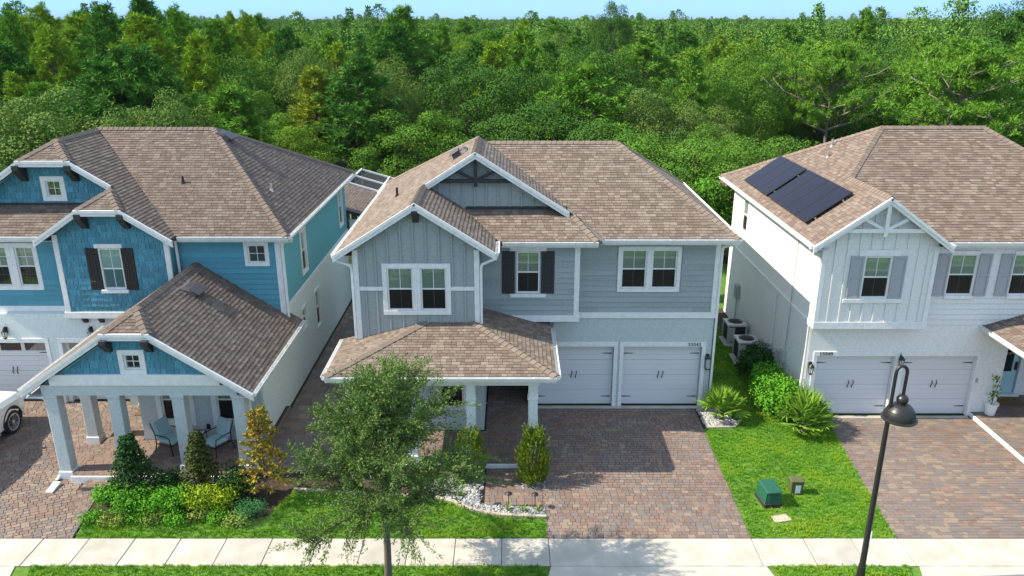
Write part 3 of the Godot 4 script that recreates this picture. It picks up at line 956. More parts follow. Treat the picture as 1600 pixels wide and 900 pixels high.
	boxpart(h, "window_sill", V(-0.07, 4.18, -23.85), V(1.1, 4.3, -23.78), M.trim)
	shutter(h, mz, -0.115, 5.02, 0.42, 1.42, M.dark_wood, 0)
	shutter(h, mz, 1.145, 5.02, 0.42, 1.42, M.dark_wood, 0)
	boxpart(h, "corner_board", V(2.0, 3.55, -23.86), V(2.17, 5.95, -23.81), M.trim)
	boxpart(h, "corner_board", V(2.12, 3.55, -24.31), V(2.175, 5.95, -23.861), M.trim)
	boxpart(h, "belt_board", V(-1.0, 3.33, -24.31), V(2.2, 3.55, -23.8), M.trim)
	# bay: board and batten with the lower gable
	var bz := face(V(0, 0, -22.4))
	var hb := [hole(-3.39, 4.95, 0.78, 1.36), hole(-2.38, 4.95, 0.78, 1.36)]
	var wb := wall(h, "bay_wall", bz, PackedVector2Array([Vector2(-4.75, 3.2), Vector2(-1.0, 3.2), Vector2(-1.0, 6.33), Vector2(-2.83, 7.5), Vector2(-4.75, 6.27)]), hb, M.panel_grey)
	var outer := [Rect2(-3.92, 4.12, 2.06, 1.66), Rect2(-4.8, 4.9, 4.0, 0.13)]
	batten_wall(h, wb, bz, [-4.43, -4.1, -3.72, -3.33, -2.95, -2.57, -2.18, -1.8, -1.42], 3.2, Vector2(-2.83, 7.46), 0.64, outer, M.panel_grey)
	window(h, bz, -3.39, 4.95, 0.78, 1.36, {trim = 0.14, tr = 0.115, blind = 0.26})
	window(h, bz, -2.38, 4.95, 0.78, 1.36, {trim = 0.14, tl = 0.115, blind = 0.26})
	for bb in [[-4.66, -3.92], [-1.85, -1.1]]:
		boxpart(h, "belt_board", V(bb[0], 4.91, -22.41), V(bb[1], 5.03, -22.36), M.trim)
	boxpart(h, "corner_board", V(-4.78, 3.2, -22.42), V(-4.62, 6.2, -22.35), M.trim)
	boxpart(h, "corner_board", V(-1.14, 3.2, -22.42), V(-0.98, 6.2, -22.35), M.trim)
	bracket(h, V(-2.83, 7.45, -22.38), 1.1)
	wall(h, "side_wall", face(V(-1.0, 0, 0), PI / 2), rect(22.56, 3.2, 24.0, 6.1), [], M.panel_grey)
	wall(h, "side_wall", face(V(-4.75, 0, 0), -PI / 2), rect(-32.7, 0, -22.56, 6.1), [], M.panel_grey)
	wall(h, "side_wall", face(V(6.75, 0, 0), PI / 2), rect(24.54, 0, 32.7, 6.1), [], M.stucco_grey)
	wall(h, "rear_wall", face(V(0, 0, -32.7), PI), rect(-6.75, 0, 4.75, 6.1), [], M.stucco_grey)
	# upper gable with its timber truss
	var gz := face(V(0, 0, -24.9))
	var wg := wall(h, "gable_wall", gz, PackedVector2Array([Vector2(-2.9, 6.6), Vector2(2.0, 6.6), Vector2(-1.16, 8.62), Vector2(-2.9, 7.5)]), [], M.panel_grey)
	batten_wall(h, wg, gz, [-2.35, -1.97, -1.59, -1.21, -0.83, -0.45, -0.07, 0.31, 0.69, 1.07], 6.6, Vector2(-1.16, 8.56), 0.64, [], M.panel_grey)
	truss(h, V(-1.16, 0, -24.68), 1.15, 0.64, 7.83, 8.56, M.dark_wood, 0.11)
	boxpart(h, "flashing", V(-1.5, 6.8, -24.94), V(1.8, 6.94, -24.84), M.dark_wood)
	# porch
	var lw := face(V(0, 0, -22.4))
	var hp := [hole(-3.77, 1.7, 0.95, 1.5), hole(-1.92, 1.7, 0.75, 1.5)]
	wall(h, "porch_wall", lw, rect(-4.75, 0, -0.9, 3.19), hp, M.stucco_grey)
	window(h, lw, -3.77, 1.7, 0.95, 1.5, {trim = 0.1})
	window(h, lw, -1.92, 1.7, 0.75, 1.5, {trim = 0.1})
	wall(h, "entry_wall", face(V(-0.9, 0, 0), PI / 2), rect(22.56, 0, 26, 3.2), [], M.stucco_grey)
	wall(h, "entry_wall", face(V(0.62, 0, 0), -PI / 2), rect(-26, 0, -24.1, 3.1), [], M.stucco_grey)
	wall(h, "entry_wall", face(V(0, 0, -26)), rect(-1.0, 0, 0.8, 3.3), [Rect2(-0.55, 0, 1.0, 2.2)], M.stucco_grey)
	boxpart(h, "front_door", V(-0.55, 0.15, -26.1), V(0.45, 2.2, -26.04), M.door_brown)
	for cx in [-4.68, -2.94, -1.2, 0.61]:
		post(h, V(cx, 0.15, -20.5), 0.27, 2.75, M.stucco_pale)
		var bm := MB.new()
		bm.bbox(V(cx - 0.16, 2.25, -20.66), V(cx + 0.16, 2.31, -20.34), 0.01)
		part(h, "column_band", bm.mesh(), M.trim)
	boxpart(h, "porch_beam", V(-4.85, 2.72, -20.66), V(0.8, 2.962, -20.34), M.trim)
	boxpart(h, "porch_beam", V(0.46, 2.721, -24.2), V(0.78, 2.961, -20.66), M.trim)
	boxpart(h, "porch_beam", V(-4.84, 2.721, -22.38), V(-4.54, 2.961, -20.66), M.trim)
	boxpart(h, "porch_slab", V(-5.0, 0.0, -24.3), V(0.86, 0.132, -20.31), M.trim, 0.01)
func lay_roof_split(a: Array, b: Array) -> void:  # one house, two roofs: share the 300 pieces between them
	var all := []
	for d in a[1]:
		d.own = 0
		all.append(d)
	for d in b[1]:
		d.own = 1
		all.append(d)
	var full := []
	for d in all:
		if d.full:
			d.score = view_score(d)
			full.append(d)
	full.sort_custom(func(p, q): return p.score > q.score)
	var n := [0, 0]
	for i in mini(300, full.size()): n[full[i].own] += 1
	var mats := []
	for k in 6: mats.append(M["shingle%d_%d" % [pal, k]])
	for k in 2:
		lay([a, b][k][0], "shingle", "shingle_field", [a, b][k][1], 0.02, 0.005, mats, M.palettes[pal], M.shingle_v, n[k])

# ---------------------------------------------------------------- the blue house
func blue_house() -> void:
	pal = 1
	var h := thing("blue_house", "two-storey blue house with shake gables and a columned front porch", "house", V(-13, 0, -28))
	var pl := {
		front = [V(-10.93, 6.05, -24.5), V(-7.3, 6.05, -24.5), V(-10.99, 8.89, -29.2), V(-15.3, 8.89, -29.2)],
		bay_r = [V(-13.1, 7.451, -25.07), V(-12.4, 7.0, -24.1), V(-10.93, 6.051, -24.1), V(-10.93, 6.051, -24.5), V(-13.1, 7.451, -26.82)],
		up_r = [V(-13.1, 7.451, -25.4), V(-13.1, 7.451, -26.82), V(-15.3, 8.87, -29.17), V(-15.3, 8.87, -26.4), V(-14.47, 8.335, -25.4)],
		up_clip = [V(-15.3, 8.87, -26.4), V(-14.47, 8.335, -25.4), V(-16.13, 8.335, -25.4)],
		up_l = [V(-15.3, 8.87, -26.4), V(-16.13, 8.335, -25.4), V(-19, 6.484, -25.4), V(-19, 6.484, -29.2), V(-15.3, 8.87, -29.2)],
		bay_clip = [V(-13.1, 7.451, -25.07), V(-12.4, 7.0, -24.1), V(-13.8, 7.0, -24.1)],
		bay_l = [V(-13.1, 7.451, -25.07), V(-13.8, 6.996, -24.1), V(-15.27, 6.041, -24.1), V(-15.27, 6.041, -24.5), V(-14.1, 6.801, -25.8), V(-13.1, 7.451, -25.8)],
		pent = [V(-15.25, 6.05, -24.5), V(-20, 6.05, -24.5), V(-20, 6.8, -25.8), V(-14.1, 6.8, -25.8)],
		right = [V(-7.3, 6.05, -24.5), V(-7.3, 6.05, -35.8), V(-10.99, 8.89, -29.2)],
		back = [V(-7.3, 6.05, -35.8), V(-20, 6.05, -35.8), V(-15.3, 8.89, -29.2), V(-10.99, 8.89, -29.2)]}
	var rf := roof(h, pl.values(), 6.05)
	for c in [[V(-7.3, 6.05, -24.5), V(-10.99, 8.89, -29.2), "front", "right"], [V(-10.99, 8.89, -29.2), V(-15.3, 8.89, -29.2), "front", "back"], [V(-15.3, 8.87, -26.4), V(-15.3, 8.87, -29.2), "up_l", "up_r"], [V(-14.47, 8.335, -25.4), V(-15.3, 8.87, -26.4), "up_clip", "up_r"], [V(-16.13, 8.335, -25.4), V(-15.3, 8.87, -26.4), "up_clip", "up_l"], [V(-12.4, 7.0, -24.1), V(-13.1, 7.451, -25.07), "bay_clip", "bay_r"], [V(-13.8, 7.0, -24.1), V(-13.1, 7.451, -25.07), "bay_clip", "bay_l"], [V(-7.3, 6.05, -35.8), V(-10.99, 8.89, -29.2), "back", "right"]]:
		caps(rf[0], c[0], c[1], nrm(pl[c[2]]), nrm(pl[c[3]]))
	var pp := {
		clip = [V(-10.52, 5.06, -20.53), V(-9.89, 4.64, -19.6), V(-11.15, 4.64, -19.6)],
		right = [V(-10.52, 5.06, -20.53), V(-9.89, 4.639, -19.6), V(-7.24, 2.869, -19.6), V(-7.24, 2.869, -25.2), V(-10.52, 5.06, -24.89)],
		left = [V(-10.52, 5.06, -20.53), V(-11.15, 4.639, -19.6), V(-13.64, 2.976, -19.6), V(-13.64, 2.976, -24.64), V(-10.52, 5.06, -24.89)]}
	var rp := roof(h, pp.values(), 2.87)
	rp[0].name = "porch_roof"
	for c in [[V(-9.89, 4.64, -19.6), V(-10.52, 5.06, -20.53), "clip", "right"], [V(-11.15, 4.64, -19.6), V(-10.52, 5.06, -20.53), "clip", "left"], [V(-10.52, 5.06, -20.53), V(-10.52, 5.06, -24.6), "right", "left"]]:
		caps(rp[0], c[0], c[1], nrm(pp[c[2]]), nrm(pp[c[3]]))
	lay_roof_split(rf, rp)
	roof_vent(rf[0], V(-10.6, 8.6, -29.1), plane_x(pl.right, 6.05))
	pipe(rf[0], V(-11.35, 7.36, -26.67), 0.22, M.iron)
	pipe(rf[0], V(-8.5, 6.98, -27.2), 0.24, M.alu)
	roof_vent(rp[0], V(-9.98, 4.7, -23.0), plane_x(pp.right, 2.87))
	# boards and gutters
	rake(h, V(-7.2, 2.84, -19.6), V(-9.89, 4.64, -19.6))
	rake(h, V(-13.68, 2.945, -19.6), V(-11.15, 4.64, -19.6))
	rake(h, V(-11.2, 4.64, -19.6), V(-9.84, 4.64, -19.602), 0.2)
	rake(h, V(-10.86, 6.0, -24.1), V(-12.4, 7.0, -24.1))
	rake(h, V(-15.32, 6.0, -24.1), V(-13.8, 7.0, -24.1))
	rake(h, V(-13.85, 7.0, -24.1), V(-12.35, 7.0, -24.102), 0.2)
	rake(h, V(-13.2, 7.52, -25.4), V(-14.47, 8.335, -25.4))
	rake(h, V(-19, 6.48, -25.4), V(-16.13, 8.335, -25.4))
	rake(h, V(-16.2, 8.335, -25.4), V(-14.4, 8.335, -25.402), 0.2)
	for g in [[V(-10.85, 6.03, -24.5), V(-7.3, 6.03, -24.5), V(0, 0, 1)], [V(-7.3, 6.03, -24.52), V(-7.3, 6.03, -35.8), V(1, 0, 0)], [V(-20, 6.03, -24.5), V(-15.35, 6.03, -24.5), V(0, 0, 1)], [V(-7.24, 2.85, -19.62), V(-7.24, 2.85, -25.2), V(1, 0, 0)], [V(-13.64, 2.955, -19.62), V(-13.64, 2.955, -24.6), V(-1, 0, 0)]]:
		gutter(h, g[0], g[1], g[2])
	downspout(h, [V(-7.2, 5.92, -24.62), V(-7.22, 5.84, -24.65), V(-7.56, 5.72, -24.86), V(-7.6, 5.6, -24.86), V(-7.6, 3.1, -24.86)])
	downspout(h, [V(-11.05, 6.0, -24.72), V(-11.05, 3.5, -24.78)])
	downspout(h, [V(-13.68, 2.85, -19.8), V(-13.64, 2.7, -19.82), V(-13.25, 2.55, -19.9), V(-13.2, 2.4, -19.9), V(-13.2, 0.12, -19.9), V(-13.2, 0.06, -19.6)])
	downspout(h, [V(-7.22, 2.74, -20.1), V(-7.3, 2.62, -20.1), V(-7.5, 2.55, -20.08), V(-7.52, 2.4, -20.08), V(-7.52, 0.1, -20.08)])
	for s in [[V(-11.2, 5.85, -24.88), V(-7.33, 5.87, -24.53)], [V(-7.7, 5.851, -35.7), V(-7.33, 5.871, -24.54)], [V(-20, 5.85, -24.88), V(-14.9, 5.87, -24.53)], [V(-7.7, 2.68, -25.1), V(-7.28, 2.70, -19.65)], [V(-13.6, 2.68, -24.6), V(-13.1, 2.70, -19.65)], [V(-13.1, 2.683, -24.6), V(-7.7, 2.702, -19.95)]]:
		boxpart(h, "soffit", s[0], s[1], M.soffit, 0.002)
	# upper front, right of the bay
	var fz := face(V(0, 0, -24.9))
	var w1 := wall(h, "upper_wall", fz, rect(-11.4, 2.7, -7.7, 6.0), [hole(-8.48, 5.33, 0.6, 0.62)], M.stucco_teal)
	siding(w1, fz, rect(-11.2, 2.8, -7.86, 5.86), [hole(-8.48, 5.33, 0.82, 0.84)], "lap_blue")
	window(h, fz, -8.48, 5.33, 0.6, 0.62, {trim = 0.11, fixed = true})
	boxpart(h, "corner_board", V(-7.86, 2.8, -24.91), V(-7.67, 5.86, -24.86), M.trim)
	boxpart(h, "corner_board", V(-7.72, 3.46, -25.05), V(-7.665, 5.86, -24.911), M.trim)
	# right side: stucco in two colours
	var sx := face(V(-7.7, 0, 0), PI / 2)
	var hs := [hole(27.66, 4.62, 0.62, 1.5), hole(34.2, 4.77, 0.62, 1.6)]
	wall(h, "side_wall", sx, rect(25.06, 3.45, 35.4, 6.0), hs, M.stucco_teal)
	var hl := [hole(29.0, 1.9, 0.62, 1.45), hole(27.0, 2.25, 0.55, 0.75)]
	wall(h, "side_wall", sx, rect(21.77, 0, 24.9, 2.9), [], M.stucco_pale)
	wall(h, "side_wall", sx, rect(24.9, 0, 35.4, 3.28), hl, M.stucco_pale)
	for q in hs: window(h, sx, q.get_center().x, q.get_center().y, q.size.x, q.size.y, {trim = 0.1, grid = false, blind = 0.5})
	for q in hl: window(h, sx, q.get_center().x, q.get_center().y, q.size.x, q.size.y, {trim = 0.09, grid = false, blind = 0.0})
	boxpart(h, "belt_board", V(-7.8, 3.28, -35.4), V(-7.66, 3.45, -24.9), M.trim)
	wall(h, "rear_wall", face(V(0, 0, -35.4), PI), rect(7.7, 0, 20, 6.0), [], M.stucco_teal)
	# bay with shakes
	var bz := face(V(0, 0, -24.5))
	var bp := PackedVector2Array([Vector2(-14.9, 3.4), Vector2(-11.2, 3.4), Vector2(-11.2, 6.05), Vector2(-12.5, 6.9), Vector2(-13.7, 6.9), Vector2(-14.9, 6.12)])
	var hb := hole(-13.15, 4.93, 0.74, 1.4)
	var wb := wall(h, "bay_wall", bz, bp, [hb], M.stucco_teal)
	shakes(wb, bz, PackedVector2Array([Vector2(-14.76, 3.43), Vector2(-11.34, 3.43), Vector2(-11.34, 6.12), Vector2(-12.5, 6.86), Vector2(-13.7, 6.86), Vector2(-14.76, 6.17)]), [Rect2(-13.94, 4.23, 1.58, 1.42), Rect2(-13.62, 4.1, 0.94, 1.7)])
	window(h, bz, -13.15, 4.93, 0.74, 1.4, {trim = 0.0, blind = 0.0, screen = false})
	boxpart(h, "window_head", V(-13.6, 5.65, -24.5), V(-12.7, 5.79, -24.43), M.trim)
	boxpart(h, "window_sill", V(-13.6, 4.1, -24.5), V(-12.7, 4.22, -24.42), M.trim)
	shutter(h, bz, -13.73, 4.93, 0.4, 1.45, M.shutter_brown, 0)
	shutter(h, bz, -12.57, 4.93, 0.4, 1.45, M.shutter_brown, 0)
	boxpart(h, "corner_board", V(-14.93, 3.42, -24.52), V(-14.76, 6.1, -24.45), M.trim)
	boxpart(h, "corner_board", V(-11.34, 3.42, -24.52), V(-11.17, 6.0, -24.45), M.trim)
	boxpart(h, "belt_board", V(-14.98, 3.2, -24.64), V(-11.15, 3.43, -24.44), M.trim)
	for bx in [-14.4, -13.85, -12.3, -11.8]: bracket(h, V(bx, 3.2, -24.64), 0.55)
	for bx in [-13.75, -12.4]: bracket(h, V(bx, 6.86, -24.47), 1.5)
	wall(h, "bay_return", face(V(-14.9, 0, 0), -PI / 2), rect(-24.9, 3.4, -24.66, 6.1), [], M.stucco_teal)
	wall(h, "bay_return", face(V(-11.2, 0, 0), PI / 2), rect(24.66, 3.4, 24.9, 6.0), [], M.stucco_teal)
	# upper gable
	var gz := face(V(0, 0, -25.8))
	var wg := wall(h, "gable_wall", gz, PackedVector2Array([Vector2(-18.7, 6.5), Vector2(-13.3, 6.5), Vector2(-13.3, 7.4), Vector2(-14.5, 8.2), Vector2(-16.1, 8.2), Vector2(-18.7, 6.52)]), [hole(-15.33, 7.34, 0.5, 0.54)], M.stucco_teal)
	shakes(wg, gz, PackedVector2Array([Vector2(-18, 6.82), Vector2(-13.4, 6.82), Vector2(-13.4, 7.4), Vector2(-14.55, 8.16), Vector2(-16.05, 8.16), Vector2(-18, 6.9)]), [hole(-15.33, 7.34, 0.78, 0.82)])
	window(h, gz, -15.33, 7.34, 0.5, 0.54, {trim = 0.15, fixed = true})
	boxpart(h, "flashing", V(-19, 6.74, -25.84), V(-14.0, 6.86, -25.76), M.dark_wood)
	for bx in [-16.2, -14.5]: bracket(h, V(bx, 8.18, -25.77), 1.6)
	# upper front, left of the bay
	var hw := [hole(-16.2, 4.89, 0.62, 1.36), hole(-17.1, 4.89, 0.62, 1.36)]
	var w2 := wall(h, "upper_wall", fz, rect(-20, 3.4, -14.74, 6.0), hw, M.stucco_teal)
	siding(w2, fz, rect(-20, 3.5, -14.94, 5.86), [Rect2(-17.55, 4.08, 1.8, 1.62)], "lap_blue")
	window(h, fz, -16.2, 4.89, 0.62, 1.36, {trim = 0.14, tl = 0.14, rows = true, blind = 0.0})
	window(h, fz, -17.1, 4.89, 0.62, 1.36, {trim = 0.14, tr = 0.139, rows = true, blind = 0.0})
	boxpart(h, "belt_board", V(-20, 3.29, -24.9), V(-14.98, 3.5, -24.84), M.trim)
	# garage storey
	var az := face(V(0, 0, -24.65))
	wall(h, "garage_wall", az, rect(-20, 0, -11.5, 3.28), [Rect2(-18.62, -0.1, 2.65, 2.34), Rect2(-15.4, -0.1, 2.65, 2.34)], M.stucco_pale, 0.22)
	garage_door(h, az, -18.62, -15.97, 2.24, true)
	garage_door(h, az, -15.4, -12.75, 2.24, true)
	lantern(h, az, -17.2, 2.62, false)
	lantern(h, az, -14.3, 2.62, false)
	boxpart(h, "planter_pillar", V(-15.82, 0.0, -24.62), V(-15.55, 0.5, -24.44), M.trim, 0.03)
	# porch room, entry and gable
	var pz := face(V(0, 0, -21.6))
	var hp := [hole(-10.37, 1.62, 0.85, 1.4), hole(-8.72, 1.62, 0.75, 1.4)]
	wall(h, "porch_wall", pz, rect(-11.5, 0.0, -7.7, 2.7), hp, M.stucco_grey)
	for q in hp: window(h, pz, q.get_center().x, q.get_center().y, q.size.x, q.size.y, {trim = 0.16, grid = false, blind = 0.0})
	boxpart(h, "wall_outlet", V(-9.5, 0.62, -21.6), V(-9.39, 0.8, -21.55), M.iron)
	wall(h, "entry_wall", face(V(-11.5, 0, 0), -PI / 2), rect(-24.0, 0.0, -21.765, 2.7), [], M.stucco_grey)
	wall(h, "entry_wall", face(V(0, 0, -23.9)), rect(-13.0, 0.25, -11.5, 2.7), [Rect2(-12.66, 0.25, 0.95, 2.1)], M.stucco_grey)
	boxpart(h, "front_door", V(-12.66, 0.27, -24.0), V(-11.71, 2.35, -23.95), M.door_brown)
	boxpart(h, "door_sill", V(-12.7, 0.25, -23.9), V(-11.67, 0.33, -23.78), M.trim)
	for cx in [-12.98, -11.22, -9.42, -7.72]: post(h, V(cx, 0.22 if cx > -12 else 0.0, -19.92), 0.34, 2.5 if cx > -12 else 2.72, M.stucco_grey)
	post(h, V(-13.2, 0.0, -21.9), 0.34, 2.7, M.stucco_grey)
	boxpart(h, "porch_beam", V(-13.2, 2.705, -20.12), V(-7.72, 3.03, -19.74), M.stucco_grey)
	boxpart(h, "porch_beam", V(-13.37, 2.706, -24.6), V(-13.03, 3.0, -20.12), M.stucco_grey)
	boxpart(h, "belt_board", V(-12.9, 3.03, -20.1), V(-8.15, 3.36, -19.7), M.trim)
	var gf := face(V(0, 0, -19.8))
	var wp := wall(h, "gable_wall", gf, PackedVector2Array([Vector2(-13.1, 3.06), Vector2(-7.94, 3.06), Vector2(-10.0, 4.45), Vector2(-11.05, 4.45)]), [hole(-10.52, 3.72, 0.46, 0.46)], M.stucco_teal)
	shakes(wp, gf, PackedVector2Array([Vector2(-12.55, 3.36), Vector2(-8.49, 3.36), Vector2(-10.05, 4.42), Vector2(-11.0, 4.42)]), [hole(-10.52, 3.72, 0.74, 0.74)])
	window(h, gf, -10.52, 3.72, 0.46, 0.46, {trim = 0.14, fixed = true})
	for bx in [-11.08, -9.95]: bracket(h, V(bx, 4.47, -19.77), 1.15)
	boxpart(h, "porch_slab", V(-12.72, 0.0, -23.88), V(-7.55, 0.232, -19.56), M.paver4, 0.01)
	boxpart(h, "porch_edge", V(-12.72, 0.0, -19.559), V(-7.55, 0.236, -19.5), M.trim, 0.01)
	# low rear roof beyond the side wall
	var rr := roof(h, [[V(-9.8, 4.96, -35.45), V(-6.0, 3.82, -35.45), V(-6.0, 3.82, -40.2), V(-9.8, 4.96, -40.2)]], 3.82)
	rr[0].name = "rear_roof"
	lay(rr[0], "shingle", "shingle_field", rr[1], 0.02, 0.005, [], M.palettes[pal], M.shingle_v, 0)
	wall(h, "side_wall", face(V(-6.5, 0, 0), PI / 2), rect(35.5, 0, 40.1, 3.8), [], M.stucco_pale)
	wall(h, "rear_wing_wall", face(V(0, 0, -35.5)), rect(-7.6, 0, -6.5, 3.85), [], M.stucco_pale)

# ---------------------------------------------------------------- the white house
func white_house() -> void:
	pal = 2
	var h := thing("white_house", "two-storey white house with grey shutters and panels on its roof", "house", V(15, 0, -28))
	var pl := {
		left_a = [V(9.22, 6.2, -22.85), V(11.31, 7.69, -22.85), V(11.31, 7.69, -31.05), V(9.22, 6.2, -34.1)],
		left_b = [V(11.31, 7.69, -25.91), V(13.19, 9.03, -28.3), V(11.31, 7.69, -31.05)],
		bay_r = [V(11.31, 7.69, -22.85), V(13.4, 6.2, -22.85), V(13.4, 6.2, -23.3), V(11.31, 7.69, -25.91)],
		front = [V(13.4, 6.2, -23.3), V(20.9, 6.2, -23.3), V(16.9, 9.05, -28.3), V(13.19, 9.05, -28.3), V(11.31, 7.69, -25.91)],
		right = [V(20.9, 6.2, -23.3), V(16.9, 9.05, -28.3), V(20.9, 6.2, -34.1)],
		back = [V(9.22, 6.2, -34.1), V(13.19, 9.05, -28.3), V(16.9, 9.05, -28.3), V(20.9, 6.2, -34.1)]}
	var rf := roof(h, pl.values(), 6.2)
	for c in [[V(11.31, 7.69, -22.85), V(11.31, 7.69, -25.91), "left_a", "bay_r"], [V(11.31, 7.69, -25.91), V(13.19, 9.04, -28.3), "left_a", "front"], [V(13.19, 9.05, -28.3), V(16.9, 9.05, -28.3), "front", "back"], [V(20.9, 6.2, -23.3), V(16.9, 9.05, -28.3), "front", "right"], [V(9.22, 6.2, -34.1), V(13.19, 9.04, -28.3), "left_a", "back"]]:
		caps(rf[0], c[0], c[1], nrm(pl[c[2]]), nrm(pl[c[3]]))
	var pp := {
		left = [V(15.3, 3.3, -19.8), V(15.3, 3.3, -23.59), V(18.8, 4.35, -23.59)],
		front = [V(15.3, 3.3, -19.8), V(22.3, 3.3, -19.8), V(18.8, 4.35, -23.59)]}
	var rp := roof(h, pp.values(), 3.3)
	rp[0].name = "porch_roof"
	caps(rp[0], V(15.3, 3.3, -19.8), V(18.8, 4.35, -23.59), nrm(pp.left), nrm(pp.front))
	lay_roof_split(rf, rp)
	pipe(rf[0], V(11.62, 7.88, -28.75), 0.22, M.alu)
	pipe(rf[0], V(12.02, 8.17, -29.47), 0.28, M.alu)
	pipe(rf[0], V(12.35, 8.4, -29.46), 0.12, M.alu)
	rake(h, V(9.17, 6.165, -22.85), V(11.31, 7.69, -22.85))
	rake(h, V(13.45, 6.165, -22.85), V(11.31, 7.69, -22.85))
	for g in [[V(9.22, 6.18, -22.87), V(9.22, 6.18, -34.1), V(-1, 0, 0)], [V(13.5, 6.18, -23.3), V(20.9, 6.18, -23.3), V(0, 0, 1)], [V(13.4, 6.18, -22.87), V(13.4, 6.18, -23.25), V(1, 0, 0)], [V(15.3, 3.28, -19.8), V(15.3, 3.28, -23.58), V(-1, 0, 0)], [V(15.3, 3.28, -19.8), V(22.3, 3.28, -19.8), V(0, 0, 1)]]:
		gutter(h, g[0], g[1], g[2])
	downspout(h, [V(9.14, 6.07, -23.0), V(9.2, 5.95, -23.05), V(9.62, 5.8, -23.5), V(9.68, 5.65, -23.62), V(9.68, 0.1, -23.66)])
	downspout(h, [V(13.5, 6.08, -23.1), V(13.5, 6.0, -23.2)])
	for s in [[V(9.26, 6.0, -34), V(9.75, 6.02, -23.0)], [V(13.2, 6.0, -23.59), V(20.8, 6.02, -23.33)], [V(15.34, 3.1, -23.58), V(20.8, 3.12, -19.83)]]:
		boxpart(h, "soffit", s[0], s[1], M.soffit, 0.002)
	# left side
	var sx := face(V(9.75, 0, 0), -PI / 2)
	var hs := hole(-31.8, 4.95, 0.6, 1.35)
	wall(h, "side_wall", sx, rect(-33.7, 0, -23.82, 6.1), [hs], M.stucco_white)
	window(h, sx, -31.8, 4.95, 0.6, 1.35, {trim = 0.0, grid = false, blind = 0.3})
	boxpart(h, "belt_board", V(9.7, 3.22, -33.7), V(9.76, 3.36, -23.62), M.stucco_white)
	wall(h, "rear_wall", face(V(0, 0, -33.7), PI), rect(-20.4, 0, -9.75, 6.1), [], M.stucco_white)
	wall(h, "side_wall", face(V(20.4, 0, 0), PI / 2), rect(23.82, 0, 33.5, 6.1), [], M.stucco_white)
	# garage storey
	var fz := face(V(0, 0, -23.6))
	wall(h, "garage_wall", fz, rect(9.75, 0, 16.3, 3.3), [Rect2(10.06, -0.1, 2.58, 2.31), Rect2(12.95, -0.1, 2.4, 2.31)], M.stucco_white, 0.22)
	garage_door(h, fz, 10.06, 12.64, 2.21)
	garage_door(h, fz, 12.95, 15.35, 2.21)
	boxpart(h, "threshold", V(9.95, 0.0, -23.58), V(15.38, 0.018, -23.4), M.concrete2)
	digits(h, "15349", V(10.33, 2.3, -23.563), 0.115)
	lantern(h, fz, 9.86, 1.78, false)
	lantern(h, fz, 12.8, 2.05, false)
	boxpart(h, "keypad", V(15.42, 1.25, -23.57), V(15.49, 1.42, -23.54), M.shutter_grey)
	# upper front with lap siding
	var hu := [hole(14.28, 5.02, 0.86, 1.36), hole(16.28, 5.02, 0.86, 1.36), hole(18.4, 5.02, 0.86, 1.36)]
	var wu := wall(h, "upper_wall", fz, rect(13.0, 3.3, 20.4, 6.1), hu, M.panel_white)
	var around := []
	for q in hu:
		around.append(Rect2(q.position.x - 0.02, q.position.y - 0.12, q.size.x + 0.04, q.size.y + 0.26))
	siding(wu, fz, rect(13.22, 3.32, 20.4, 6.0), around, "lap_white")
	for q in hu:
		var c: Vector2 = q.get_center()
		window(h, fz, c.x, c.y, 0.86, 1.36, {trim = 0.0, blind = 0.35})
		boxpart(h, "window_head", V(c.x - 0.45, 5.7, -23.6), V(c.x + 0.45, 5.83, -23.54), M.trim)
		boxpart(h, "window_sill", V(c.x - 0.45, 4.22, -23.6), V(c.x + 0.45, 4.34, -23.53), M.trim)
		for s in [-1.0, 1.0]: shutter(h, face(V(0, 0, -23.58)), c.x + s * 0.66, 5.02, 0.4, 1.4, M.shutter_grey, 1)
	# bay
	var bz := face(V(0, 0, -23.15))
	var hb := hole(11.36, 5.08, 0.84, 1.36)
	var wb := wall(h, "bay_wall", bz, PackedVector2Array([Vector2(9.6, 3.5), Vector2(13.15, 3.5), Vector2(13.15, 6.2), Vector2(11.31, 7.5), Vector2(9.6, 6.28)]), [hb], M.panel_white)
	batten_wall(h, wb, bz, [9.99, 10.36, 10.72, 11.08, 11.45, 11.82, 12.19, 12.56, 12.88], 3.6, Vector2(11.31, 7.45), 0.713, [Rect2(10.4, 4.2, 1.92, 1.8)], M.panel_white)
	window(h, bz, 11.36, 5.08, 0.84, 1.36, {trim = 0.0, blind = 0.3})
	boxpart(h, "window_head", V(10.72, 5.78, -23.15), V(12.0, 5.98, -23.1), M.trim)
	boxpart(h, "window_sill", V(10.4, 4.24, -23.15), V(12.3, 4.38, -23.09), M.trim)
	for s in [-1.0, 1.0]: shutter(h, bz, 11.36 + s * 0.66, 5.08, 0.42, 1.4, M.shutter_grey, 1)
	boxpart(h, "corner_board", V(9.58, 3.6, -23.17), V(9.72, 6.2, -23.11), M.trim)
	boxpart(h, "corner_board", V(13.03, 3.6, -23.17), V(13.17, 6.1, -23.11), M.trim)
	boxpart(h, "belt_board", V(9.57, 3.36, -23.59), V(13.2, 3.6, -23.1), M.trim)
	wall(h, "bay_return", face(V(9.6, 0, 0), -PI / 2), rect(-23.62, 3.6, -23.31, 6.2), [], M.panel_white)
	wall(h, "bay_return", face(V(13.15, 0, 0), PI / 2), rect(23.31, 3.6, 23.6, 6.1), [], M.panel_white)
	for bx in [10.15, 11.4, 12.6]:
		boxpart(h, "corbel", V(bx - 0.12, 3.24, -23.58), V(bx + 0.12, 3.36, -23.3), M.trim)
	truss(h, V(11.31, 0, -22.93), 1.22, 0.713, 6.66, 7.5, M.trim, 0.12)
